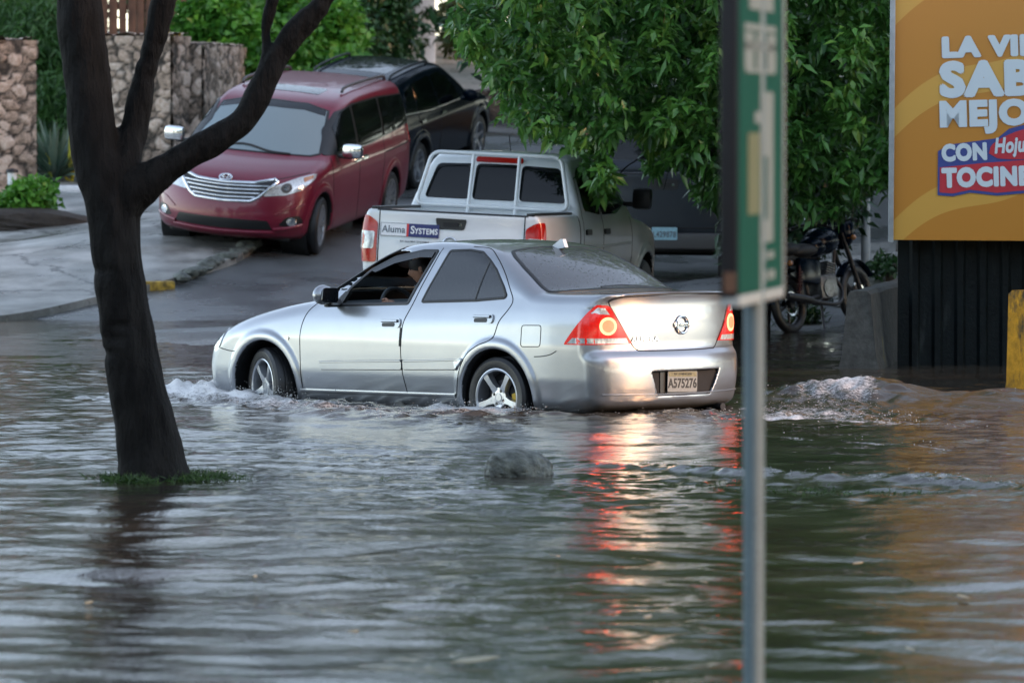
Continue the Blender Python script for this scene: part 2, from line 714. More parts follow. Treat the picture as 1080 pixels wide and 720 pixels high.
def tyre_and_rim(root, c, rad, width, side, spokes=5, rim_frac=.68, steer=0., style='thick', caliper=False, tmat=None, rmat=None, tilt=None):
    """wheel (the tyre) > rim, brake disc"""
    out = Vector((0, side, 0))
    Mw = Matrix.Translation(c) @ Matrix.Rotation(steer, 4, 'Z') @ frame((0, 0, 0), (1, 0, 0), (0, 0, 1) if side < 0 else (0, 0, -1), (0, side, 0))
    w = width / 2
    rr = rad * rim_frac
    tb = MB()
    prof = [(rr, -w * .85), (rr + .012, -w * .98), (rad * .9, -w), (rad * .975, -w * .84), (rad, -w * .6)]
    for g in (-.3, .0, .3):
        prof += [(rad, w * (g - .06)), (rad - .007, w * (g - .04)), (rad - .007, w * (g + .04)), (rad, w * (g + .06))]
    prof += [(rad, w * .6), (rad * .975, w * .84), (rad * .9, w), (rr + .014, w * .99), (rr + .004, w * .93), (rr, w * .8)]
    tb.lathe(prof, 56, close=True)
    tyre = tb.build('wheel', tmat or MT['tyre'], root, M=Mw, angle=30)
    rb = MB()
    rb.lathe([(rr * 1.0, w * .86), (rr * 1.03, w * .93), (rr * .985, w * .96), (rr * .93, w * .88), (rr * .9, w * .3), (rr * .9, -w * .7)], 56)
    if style == 'thick':
        for i in range(spokes):
            a = 2 * math.pi * i / spokes + .35
            rot = Matrix.Rotation(a, 4, 'Z')
            hw0, hw1 = rr * .19, rr * .11
            poly = [(.16 * rr, -hw0), (.55 * rr, -hw1 * 1.0), (.93 * rr, -hw1 * 1.25), (.93 * rr, hw1 * 1.25), (.55 * rr, hw1 * 1.0), (.16 * rr, hw0)]
            vs = []
            for k, (x, y) in enumerate(poly):
                zt = w * (.62 if x < .3 * rr else .78 if x < .7 * rr else .86)
                vs.append((x, y * .8, zt))
            for (x, y) in poly:
                vs.append((x, y * 1.05, w * .3))
            fs = [[0, 1, 4, 5], [1, 2, 3, 4]] + [[k, (k + 1) % 6, 6 + (k + 1) % 6, 6 + k] for k in range(6)]
            rb.add(vs, fs, rot)
    else:
        for i in range(spokes):
            a = 2 * math.pi * i / spokes
            for dd in (-.10, .10):
                rot = Matrix.Rotation(a + dd, 4, 'Z')
                rb.add([(.15 * rr, -.05 * rr, w * .7), (.95 * rr, -.045 * rr, w * .85), (.95 * rr, .045 * rr, w * .85), (.15 * rr, .05 * rr, w * .7),
                        (.15 * rr, -.06 * rr, w * .4), (.95 * rr, -.06 * rr, w * .5), (.95 * rr, .06 * rr, w * .5), (.15 * rr, .06 * rr, w * .4)],
                       [[0, 1, 2, 3], [0, 4, 5, 1], [3, 2, 6, 7], [0, 3, 7, 4], [1, 5, 6, 2]], rot)
    rb.lathe([(0.001, w * .70), (.13 * rr, w * .70), (.135 * rr, w * .64), (.16 * rr, w * .635), (.17 * rr, w * .67), (.34 * rr, w * .65), (.36 * rr, w * .3)], 24)
    rim = rb.build('rim', rmat or MT['alloy'], tyre, angle=40)
    db = MB()
    db.lathe([(.001, w * .2), (.60 * rr, w * .2), (.62 * rr, w * .1), (.9 * rr, -w * .2), (.9 * rr, -w * .6), (.001, -w * .62)], 32)
    db.build('brake_disc', MT['dark_metal'], tyre)
    if caliper:
        for i in range(4):
            nb = MB()
            an = 2 * math.pi * (i + .5) / 4 + .35
            nb.lathe([(.001, w * .685), (.055 * rr, w * .685), (.055 * rr, w * .6)], 10, Matrix.Translation((.245 * rr * math.cos(an), .245 * rr * math.sin(an), 0)))
            nb.build('wheel_nut', MT['trim'], tyre)
    if caliper:
        cb = MB()
        cb.add([(.50 * rr * math.cos(a) , .50 * rr * math.sin(a), w * .33) for a in (2.5, 2.8, 3.1, 3.4)] + [(.84 * rr * math.cos(a), .84 * rr * math.sin(a), w * .33) for a in (2.5, 2.8, 3.1, 3.4)] +
               [(.50 * rr * math.cos(a), .50 * rr * math.sin(a), w * .1) for a in (2.5, 2.8, 3.1, 3.4)] + [(.84 * rr * math.cos(a), .84 * rr * math.sin(a), w * .1) for a in (2.5, 2.8, 3.1, 3.4)],
               [[0, 1, 5, 4], [1, 2, 6, 5], [2, 3, 7, 6], [0, 4, 12, 8], [3, 7, 15, 11], [0, 1, 9, 8], [1, 2, 10, 9], [2, 3, 11, 10], [4, 5, 13, 12], [5, 6, 14, 13], [6, 7, 15, 14]])
        cb.build('brake_caliper', MT['yellow'], tyre)
    return tyre


def mirror_poly(half):
    """half outline at v>=0 (points u,v) -> closed outline mirrored in v"""
    return list(half) + [(a, -b) for a, b in half[::-1]]


def mirror_poly_u(half):
    return list(half) + [(-a, b) for a, b in half[::-1]]


def badge_frame(v, u, w, axis, off=.006, sgn=1, start=-6., tilt=0.):
    p, n = v.surf(u, w, axis, sgn, start)
    up = Vector((0, 0, 1))
    r = up.cross(n).normalized()
    vv = n.cross(r)
    return frame(p + n * off, r, vv, n) @ Matrix.Rotation(tilt, 4, 'Z')


def ring_mb(R0, r0, sx=1., sy=1., n=40, m=8):
    mb = MB()
    mb.lathe([(R0 + r0 * math.cos(2 * math.pi * k / m), r0 * math.sin(2 * math.pi * k / m)) for k in range(m)], n, Matrix.Diagonal((sx, sy, 1, 1)), close=True)
    return mb


def circle(cx, cy, r, n=20, sx=1.):
    return [(cx + sx * r * math.cos(2 * math.pi * k / n), cy + r * math.sin(2 * math.pi * k / n)) for k in range(n)]


# ================================================================== the silver sedan
def sedan():
    side = Outline(curve_pts([(-.80, .20), (-1.0, .235), (-1.085, .275), (-1.108, .36), (-1.118, .44), (-1.122, .54), (-1.112, .615), (-1.088, .655)], 5)
                   + [(-1.072, .668), (-1.066, .72)] + curve_pts([(-1.066, .72), (-1.07, .82), (-1.068, .92), (-1.062, 1.0), (-1.072, 1.062), (-1.085, 1.092)], 4)
                   + curve_pts([(-1.06, 1.098), (-.9, 1.094), (-.7, 1.09), (-.52, 1.096), (-.42, 1.125), (-.2, 1.245), (.02, 1.345), (.2, 1.405), (.45, 1.445), (.75, 1.458), (1.0, 1.452), (1.25, 1.425), (1.5, 1.352), (1.8, 1.21), (2.1, 1.05), (2.2, 1.0)], 6)
                   + curve_pts([(2.3, .975), (2.6, .925), (2.95, .845), (3.2, .76), (3.36, .665), (3.43, .58), (3.46, .47), (3.455, .36), (3.42, .26), (3.3, .2)], 6) + [(2.5, .17), (.5, .17)])
    lower = Table([.05, .15, .2, .3, .45, .6, .70, .78, .86, .95, 1.05, 1.5], [.72, .765, .79, .822, .846, .853, .856, .848, .842, .826, .80, .78], .018)
    plan = Table([-1.3, -1.1, -.9, -.5, 0, .8, 1.8, 2.4, 2.8, 3.1, 3.3, 3.6], [.88, .90, .945, .985, 1, 1, 1, .992, .975, .94, .90, .85], .08)
    wr = .362

    def base(x, y, z):
        ay = np.abs(y)
        q = ay / .8
        t = np.clip((x - 1.05) / 1.1, -1, 1)
        t = t * (1.5 - .5 * t * t)
        qq = np.minimum(q, 1.15) ** 2.6
        bow = np.where(t > 0, .25, .155) * qq * t
        cr = .038 * np.minimum(q, 1.1) ** 2 * sstep(z, .95, 1.25)
        S = side(x + bow, z + cr)
        zb = 1.045 - .052 * np.clip(x, -.4, 2.2)
        up = .80 - .50 * (z - zb)
        W = smin(lower(z) + 0 * x, up, .06) * plan(x)
        for xw in (0., 2.535):
            r = np.hypot(x - xw, z - .305)
            W = W + .020 * np.exp(-((r - .395) / .042) ** 4) * sstep(z, .05, .2)
        k = np.where(z > .98, .085, .10)
        return smax(S, (ay - W) * .95, k)

    win = Outline(round_poly([(1.73, .957), (.985, .985), (.845, 1.375), (1.0, 1.372), (1.28, 1.32), (1.5, 1.22), (1.65, 1.09)], .02), res=.006, pad=.5, blur=1)
    recess = Outline([(.325, .515), (-.425, .515), (-.33, .335), (.25, .335)], res=.006, pad=.4, blur=1)

    def cuts(x, y, z, v):
        ay = np.abs(y)
        for xw in (0., 2.535):
            c = smax(np.hypot(x - xw, z - .305) - wr, .50 - ay, .01)
            v = smax(v, -c, .012)
        cabin = np.maximum(np.maximum(v + .055, .50 - z), np.maximum(x - 2.2, -.45 - x))
        v = np.maximum(v, -cabin)
        v = smax(v, -np.maximum(win(x, z), .35 - ay), .006)
        # windscreen opening
        ws = np.maximum(np.maximum(ay - (.60 + .12 * (1.38 - z) / .3), 1.05 - z), np.maximum(z - 1.37, 1.15 - x))
        v = np.maximum(v, -ws)
        pl = np.maximum(np.maximum(recess(y, z), x + .93), -(x + 1.2) - .05)
        pl = np.maximum(pl, (x + 1.085 - .02))
        v = smax(v, -pl, .008)
        return v

    loc = (.470, 42.820, -.21)
    v = Vehicle('sedan', 'silver sedan driving through the flood with its brake lights lit and front window open', 'car', loc, (-.712, .702, 0), (-.702, -.712, 0),
                base, cuts, (-1.2, -.96, .12), (3.55, .96, 1.52), .0165, MT['silver'])
    r = v.root
    # wheels
    for sy in (1, -1):
        tyre_and_rim(r, (0, sy * .745, .305), .305, .195, sy, 5, .70, caliper=True)
        tyre_and_rim(r, (2.535, sy * .735, .305), .305, .195, sy, 5, .70, steer=R(-20))
        for xw in (0, 2.535):
            mb = MB()
            mb.lathe([(wr - .006, .0), (wr - .006, .36), (.02, .36)], 40, Matrix.Translation((xw, sy * .80, .305)) @ frame((0, 0, 0), (1, 0, 0), (0, 0, 1), (0, -sy, 0)))
            mb.build('wheel_well', MT['trim'], r)
    rearwin = round_poly([(.83, .998), (.703, 1.380), (.5, 1.388), (.36, 1.374), (.245, 1.318), (.14, 1.25), (.0, 1.125), (-.05, 1.062), (-.035, 1.045), (.26, 1.02)], .015)
    for sg in (1, -1):
        w = v.decal('window', rearwin, 'L', MT['glass'], .004, sg)
        v.strip('window_seal', rearwin, 'L', .02, MT['rubber'], .005, sg, w, closed=True)
        v.strip('window_bar', [(.262, 1.018), (.232, 1.31)], 'L', .018, MT['rubber'], .006, sg, w)
        fw = v.strip('window_frame', round_poly([(1.735, .955), (.98, .983), (.84, 1.378), (1.0, 1.376), (1.28, 1.324), (1.505, 1.222), (1.66, 1.088)], .015), 'L', .026, MT['trim'], .003, sg, closed=True)
        v.decal('rain_visor', [(.86, 1.365), (1.0, 1.365), (1.28, 1.312), (1.49, 1.215), (1.44, 1.205), (1.26, 1.275), (1.0, 1.325), (.875, 1.325)], 'L', MT['glass'], .01, sg, parent=fw)
        v.decal('mirror_mount', [(1.80, .955), (1.70, .957), (1.66, 1.05), (1.70, 1.06)], 'L', MT['trim'], .006, sg, parent=fw)
        # door gaps
        v.strip('door_seam', curve_pts([(1.985, .975), (2.06, .90), (2.105, .78), (2.112, .6), (2.112, .45), (2.10, .31)], 5), 'L', .007, MT['seam'], .001, sg)
        v.strip('door_seam', curve_pts([(.80, 1.40), (.86, 1.2), (.925, .975), (.985, .83), (1.0, .65), (.99, .48), (.955, .305)], 5), 'L', .008, MT['seam'], .001, sg)
        v.strip('door_seam', curve_pts([(.5, 1.415), (.33, 1.40), (.18, 1.33), (.02, 1.21), (-.09, 1.09), (-.13, 1.02), (-.10, .955), (-.03, .87), (.03, .74), (.16, .69), (.28, .62), (.36, .5), (.41, .31)], 5), 'L', .008, MT['seam'], .001, sg)
        v.strip('sill_trim', [(2.12, .292), (.42, .306)], 'L', .03, MT['chrome' if 0 else 'silver'], .006, sg, thick=.006)
        v.strip('door_edge_guard', [(1.0, .80), (1.005, .66)], 'L', .022, MT['rubber'], .004, sg)
        m1 = round_poly([(1.915, .492), (1.87, .463), (.985, .487), (.985, .56), (1.87, .528)], .02)
        m2 = round_poly([(.968, .488), (.968, .560), (.33, .588), (.325, .57), (.40, .505)], .02)
        v.decal('side_moulding', m1, 'L', MT['silver'], .016, sg)
        mm = v.decal('side_moulding', m2, 'L', MT['silver'], .016, sg)
        for q in ([(1.875, .462), (.985, .484)], [(.966, .486), (.40, .502)]):
            v.strip('moulding_shadow', q, 'L', .009, MT['shadow_grey'], .004, sg, parent=mm)  # grey strip paints the shadow line below the moulding
        v.strip('moulding_ridge', [(1.88, .519), (.99, .551)], 'L', .016, MT['silver'], .017, sg, parent=mm, thick=.009)
        v.strip('moulding_ridge', [(.955, .551), (.345, .577)], 'L', .016, MT['silver'], .017, sg, parent=mm, thick=.009)
        for hx, hz in ((1.115, .833), (.135, .888)):
            b = v.decal('door_handle', round_poly([(hx - .105, hz - .034), (hx + .105, hz - .036), (hx + .105, hz + .036), (hx - .105, hz + .036)], .035, 6), 'L', MT['silver'], .012, sg)
            v.decal('handle_recess', round_poly([(hx - .05, hz - .028), (hx + .085, hz - .030), (hx + .085, hz - .002), (hx - .05, hz + .002)], .02), 'L', MT['trim'], .0135, sg, parent=b)
            v.strip('handle_grip', [(hx - .08, hz + .014), (hx + .09, hz + .012)], 'L', .022, MT['silver'], .02, sg, parent=b, thick=.012)
        if sg > 0:
            v.strip('fuel_flap', round_poly([(-.265, .848), (-.46, .852), (-.46, .695), (-.265, .69)], .025), 'L', .006, MT['seam'], .001, sg, closed=True)
        v.decal('side_indicator', round_poly([(2.235, .70), (2.30, .70), (2.30, .675), (2.235, .675)], .008), 'L', MT['lens_clear'], .006, sg)
        # rear lamps wrapping round the corner
        lamp = round_poly([(-.402, .722), (.092, .716), (.085, .735), (.02, .835), (-.07, .945), (-.14, 1.010), (-.232, 1.004), (-.315, .86)], [.01, .004, .004, .1, .1, .02, .02, .05])
        tl = v.decal('tail_light', lamp, 'BL', MT['lens_lit'], .010, sg, step=.03)
        v.decal('reversing_lens', [(-.372, .728), (.07, .724), (.03, .765), (-.355, .765)], 'BL', MT['lens_clear'], .012, sg, parent=tl)
        v.decal('upper_lens', [(-.235, .935), (-.10, .945), (-.15, .99), (-.20, .985)], 'BL', MT['lens_clear'], .012, sg, parent=tl)
        v.decal('lit_ring', circle(-.222, .853, .066, 24, .95), 'BL', MT['lamp_ring'], .014, sg, step=.03, parent=tl)
        v.decal('lit_bulb', circle(-.222, .853, .046, 24, .95), 'BL', MT['lamp_red'], .0165, sg, step=.03, parent=tl)
        v.decal('headlight', round_poly([(3.03, .735), (3.07, .60), (3.25, .585), (3.345, .60), (3.30, .66), (3.16, .75)], .03), 'L', MT['lens_clear'], .008, sg)
        v.decal('corner_marker', [(3.355, .35), (3.42, .35), (3.42, .45), (3.365, .45)], 'L', MT['yellow'], .006, sg)
        v.strip('bumper_seam', curve_pts([(-.62, .668), (-.56, .64), (-.48, .625), (-.40, .62)], 4), 'L', .007, MT['seam'], .001, sg)
        v.strip('bumper_seam', curve_pts([(3.08, .595), (2.95, .575), (2.86, .572)], 4), 'L', .007, MT['seam'], .001, sg)
        # mirror
        mb = MB()
        mb.ball((0, 0, 0), (.062, .105, .078))
        mb.box((-.012, -.10 , -.055), (.06, .10, .05), bev=.015)
        Mm = Matrix.Translation((1.735, sg * .955, 1.035)) @ Matrix.Diagonal((1, sg, 1, 1))
        mr = mb.build('wing_mirror', MT['silver'], r, M=Mm)
        g = MB()
        g.prism(round_poly([(-.088, -.058), (.085, -.062), (.09, .05), (-.07, .056)], .03), -.004, .006, frame((-.066, 0, .002), (0, -1, 0), (0, 0, 1), (-1, 0, 0)))
        g.build('mirror_glass', MT['glass'], mr)
        g = MB()
        g.box((-.0, -.09, -.075), (.055, .13, .04), bev=.012)
        g.build('mirror_foot', MT['trim'], mr)
    # rear window
    rw = round_poly(mirror_poly([(-.462, .0), (-.455, .30), (-.41, .60), (-.375, .655), (-.30, .648), (-.05, .585), (.10, .53), (.185, .475), (.205, .30), (.21, 0)]), .03)
    rg = v.decal('rear_window', rw, 'T', MT['rear_glass'], .004)
    v.strip('window_seal', rw, 'T', .03, MT['trim'], .005, 1, rg, closed=True)
    v.strip('rear_wiper_line', [(-.43, -.42), (-.415, -.1), (-.43, .16)], 'T', .02, MT['trim'], .006, 1, rg)
    # windscreen
    wsn = mirror_poly([(2.10, 0), (2.06, .4), (1.94, .68), (1.84, .68), (1.35, .575), (1.27, .55), (1.36, 0)])
    wn = v.decal('windshield', wsn, 'T', MT['pane'], .002)
    v.strip('window_seal', wsn, 'T', .03, MT['trim'], .004, 1, wn, closed=True)
    # boot lid gaps and spoiler line
    v.strip('boot_seam', curve_pts([(.65, 1.03), (.632, .99), (.55, .85), (.465, .722), (.42, .678), (.36, .668), (0, .664), (-.36, .668), (-.42, .678), (-.465, .722), (-.55, .85), (-.632, .99), (-.65, 1.03)], 5), 'B', .010, MT['seam'], .001)
    v.strip('spoiler_edge', curve_pts([(-.90, -.655), (-1.005, -.45), (-1.058, 0), (-1.005, .45), (-.90, .655)], 6), 'T', .022, MT['trim'], .003)
    v.strip('spoiler_edge', curve_pts([(.655, 1.035), (.60, 1.058), (.45, 1.074), (0, 1.084), (-.45, 1.074), (-.60, 1.058), (-.655, 1.035)], 5), 'B', .017, MT['trim'], .004, thick=.006)
    v.strip('bumper_crease', curve_pts([(.72, .352), (.4, .347), (.0, .345), (-.4, .347), (-.72, .352)], 4), 'B', .012, MT['silver'], .004, thick=.008)
    # fin aerial
    mb = MB()
    mb.prism([(.12, 0), (-.09, 0), (-.075, .065), (-.05, .068)], -.018, .018, frame((0, 0, 0), (1, 0, 0), (0, 0, 1), (0, -1, 0)))
    mb.build('roof_aerial', MT['sticker_white'], r, M=Matrix.Translation((.17, 0.0, 1.392)) @ Matrix.Rotation(R(10), 4, 'Y'))
    # emblem and lettering on the boot lid
    e = ring_mb(.062, .010, 1, 1).build('emblem', MT['chrome'], r, M=badge_frame(v, -.03, .850, 'B', .008))
    mb = MB()
    mb.box((0, 0, 0), (.165, .030, .014), bev=.004)
    mb.build('emblem_bar', MT['chrome'], e)
    text('emblem_lettering', 'NISSAN', .026, Matrix.Translation((0, 0, .008)), MT['ink'], e, .0005, .001, 1.3)
    text('model_lettering', 'ALMERA', .050, badge_frame(v, .34, .752, 'B', .003), MT['chrome'], r, .001, .002, 1.35)
    # plate, hung a little crooked
    mb = MB()
    Mp = frame((-1.090, -.02, .432), (0, -1, 0), (0, 0, 1), (-1, 0, 0)) @ Matrix.Rotation(R(-1.5), 4, 'Z')
    mb.prism(round_poly([(-.16, -.076), (.16, -.076), (.16, .076), (-.16, .076)], .012), -.002, .003)
    pl = mb.build('number_plate', MT['plate_white'], r, M=Mp)
    mb = MB()
    mb.box((0, .053, .004), (.30, .036, .002))
    mb.build('plate_band', MT['plate_yellow'], pl)
    text('plate_number', 'A575276', .098, Matrix.Translation((0, -.016, .004)), MT['ink'], pl, .0025, .0012, .82)
    text('plate_name', 'REP. DOMINICANA', .022, Matrix.Translation((0, .055, .0055)), MT['ink'], pl, .0003, .0008)
    mb = MB()
    mb.box((0, 0, -.004), (.325, .010, .012))
    mb.build('plate_holder', MT['trim'], pl, M=Matrix.Translation((0, -.082, 0)))
    mb = MB()
    mb.box((-1.050, -.045, .425), (.010, .74, .175))
    mb.build('plate_recess', MT['silver'], r)
    mb = MB()
    mb.box((-1.066, .0, .425), (.014, .40, .165))
    mb.build('plate_backing', MT['trim'], r)
    # exhaust and underside
    mb = MB()
    mb.tube([(-.8, -.5, .235), (-1.06, -.5, .228)], .028, 14)
    mb.build('exhaust', MT['dark_metal'], r)
    mb = MB()
    mb.box((1.2, 0, .19), (3.6, 1.2, .04), bev=.01)
    mb.build('underbody', MT['trim'], r)
    # cabin
    for sy in (.37, -.37):
        mb = MB()
        mb.box((.92, sy, .60), (.50, .50, .16), bev=.05)
        mb.box((.62, sy, .88), (.14, .48, .58), Matrix.Rotation(R(-14), 3, 'Y'), bev=.05)
        mb.box((.52, sy, 1.23), (.10, .26, .17), Matrix.Rotation(R(-10), 3, 'Y'), bev=.04)
        mb.build('seat', MT['interior'], r)
    mb = MB()
    mb.box((1.82, 0, .86), (.36, 1.34, .24), bev=.06)
    mb.build('dashboard', MT['plastic_grey'], r)
    mb = ring_mb(.185, .016)
    mb.box((0, 0, -.01), (.33, .05, .02), bev=.008)
    mb.box((0, -.08, -.01), (.05, .17, .02), bev=.008)
    mb.build('steering_wheel', MT['plastic_grey'], r, M=frame((1.50, .37, .905), (0, -1, 0), (.36, 0, .93), (-.93, 0, .36)))
    return v


SEDAN = sedan()


# ================================================================== the driver
def skin_body(name, verts, edges, radii, mat, parent, root=0, sub=2):
    me = bpy.data.meshes.new(name + '_cage')
    me.from_pydata(verts, edges, [])
    o = bpy.data.objects.new(name + '_cage', me)
    COL.objects.link(o)
    sk = o.modifiers.new('Skin', 'SKIN')
    for i, rd in enumerate(radii):
        d = me.skin_vertices[0].data[i]
        d.radius = (rd, rd) if not isinstance(rd, tuple) else rd
        d.use_root = (i == root)
    ss = o.modifiers.new('Sub', 'SUBSURF')
    ss.levels = ss.render_levels = sub
    dg = bpy.context.evaluated_depsgraph_get()
    m2 = bpy.data.meshes.new_from_object(o.evaluated_get(dg))
    bpy.data.objects.remove(o)
    m2.materials.clear()
    m2.shade_smooth()
    return new_obj(name, m2, mat, parent)


def driver():
    root = empty('person', M=SEDAN.M.copy())
    tag(root, 'dark haired driver in a dark shirt leaning forward inside the flooded silver sedan', 'person')
    V = [(.86, .37, .66), (.92, .37, .86), (1.04, .37, 1.04), (1.10, .37, 1.12),           # pelvis chest shoulders neck
         (1.02, .56, 1.02), (1.16, .60, .86), (1.36, .52, .93),                           # left arm
         (1.02, .18, 1.02), (1.16, .14, .86), (1.36, .22, .93),                           # right arm
         (1.08, .46, .70), (1.32, .47, .74), (1.62, .46, .56), (1.08, .28, .70), (1.32, .27, .74), (1.62, .28, .56)]
    E = [(0, 1), (1, 2), (2, 3), (2, 4), (4, 5), (5, 6), (2, 7), (7, 8), (8, 9), (0, 10), (10, 11), (11, 12), (0, 13), (13, 14), (14, 15)]
    rd = [(.16, .13), (.17, .12), (.12, .10), .055, .068, .05, .036, .068, .05, .036, .09, .075, .055, .09, .075, .055]
    skin_body('torso', V, E, rd, MT['shirt'], root)
    # head with face: rows of rings, front towards +x and a little to the open window
    mb = MB()
    vs, fs = [], []
    nu, nv = 28, 22
    for i in range(nv + 1):
        a = -math.pi / 2 + math.pi * i / nv
        for k in range(nu):
            b = 2 * math.pi * k / nu
            x, y, z = math.cos(a) * math.cos(b), math.cos(a) * math.sin(b), math.sin(a)
            sx, sy, sz = .098, .076, .120
            if z < 0:
                sx *= 1 - .10 * z * z
                sy *= 1 - .25 * z * z
            X, Y, Z = x * sx, y * sy, z * sz
            if x > .5:
                nose = math.exp(-(Y / .014) ** 2) * math.exp(-((Z + .018) / .026) ** 2)
                X += .026 * nose
                for ey in (-.032, .032):
                    X -= .013 * math.exp(-((Y - ey) / .016) ** 2 - ((Z - .012) / .013) ** 2)
                X += .007 * math.exp(-(Y / .026) ** 2 - ((Z + .060) / .008) ** 2) - .004 * math.exp(-(Y / .024) ** 2 - ((Z + .052) / .004) ** 2)
                X += .010 * math.exp(-(Y / .03) ** 2 - ((Z + .098) / .02) ** 2)
            vs.append((X, Y, Z))
    for i in range(nv):
        for k in range(nu):
            fs.append([i * nu + k, i * nu + (k + 1) % nu, (i + 1) * nu + (k + 1) % nu, (i + 1) * nu + k])
    mb.add(vs, fs)
    for s in (-1, 1):
        mb.ball((-.005, s * .078, -.005), (.020, .010, .032))
    mb.tube([(-.03, 0, -.17), (-.012, 0, -.06)], [.052, .050], 14)
    Mh = Matrix.Translation((1.225, .40, 1.235)) @ Matrix.Rotation(R(30), 4, 'Z') @ Matrix.Rotation(R(12), 4, 'Y')
    hd = mb.build('head', MT['skin'], root, M=Mh, angle=180)
    for s in (-1, 1):
        eb = MB()
        eb.ball((.083, s * .032, .012), (.010, .013, .008))
        eb.build('eye', MT['ink'], hd)
    hb = MB()
    hv, hf = [], []
    for i in range(13):
        a = -.15 + (math.pi / 2 + .15) * i / 12
        for k in range(28):
            b = 2 * math.pi * k / 28
            lift = .045 * max(0, math.cos(b)) ** 2
            drop = -.07 * max(0, -math.cos(b)) * (1 - i / 12)
            hv.append((math.cos(a) * math.cos(b) * .106 - .006, math.cos(a) * math.sin(b) * .086, math.sin(a) * .128 + lift * (1 - i / 12) + drop + .004))
    for i in range(12):
        for k in range(28):
            hf.append([i * 28 + k, i * 28 + (k + 1) % 28, (i + 1) * 28 + (k + 1) % 28, (i + 1) * 28 + k])
    hb.add(hv, hf)
    hb.build('hair', MT['hair'], hd, angle=180)
    # hands closed on the rim
    for s, y0 in ((1, .37 + .165), (-1, .37 - .165)):
        hv = [(1.36, .37 + s * .15, .93), (1.43, y0, .965)]
        he = [(0, 1)]
        hr = [.030, (.036, .020)]
        for i, (dz, L) in enumerate(((.030, .95), (.010, 1.05), (-.010, 1.0), (-.030, .8))):
            b = len(hv)
            hv += [(1.46, y0 + s * .022, .975 + dz), (1.495, y0 + s * .03, .965 + dz), (1.515, y0 + s * .006, .955 + dz), (1.500, y0 - s * .016, .952 + dz)]
            hr += [.0095, .0085, .008, .007]
            he += [(1, b), (b, b + 1), (b + 1, b + 2), (b + 2, b + 3)]
        b = len(hv)
        hv += [(1.44, y0 - s * .03, .985), (1.475, y0 - s * .036, .985)]
        hr += [.011, .009]
        he += [(1, b), (b, b + 1)]
        skin_body('hand', hv, he, hr, MT['skin'], root, 0, 1)


driver()


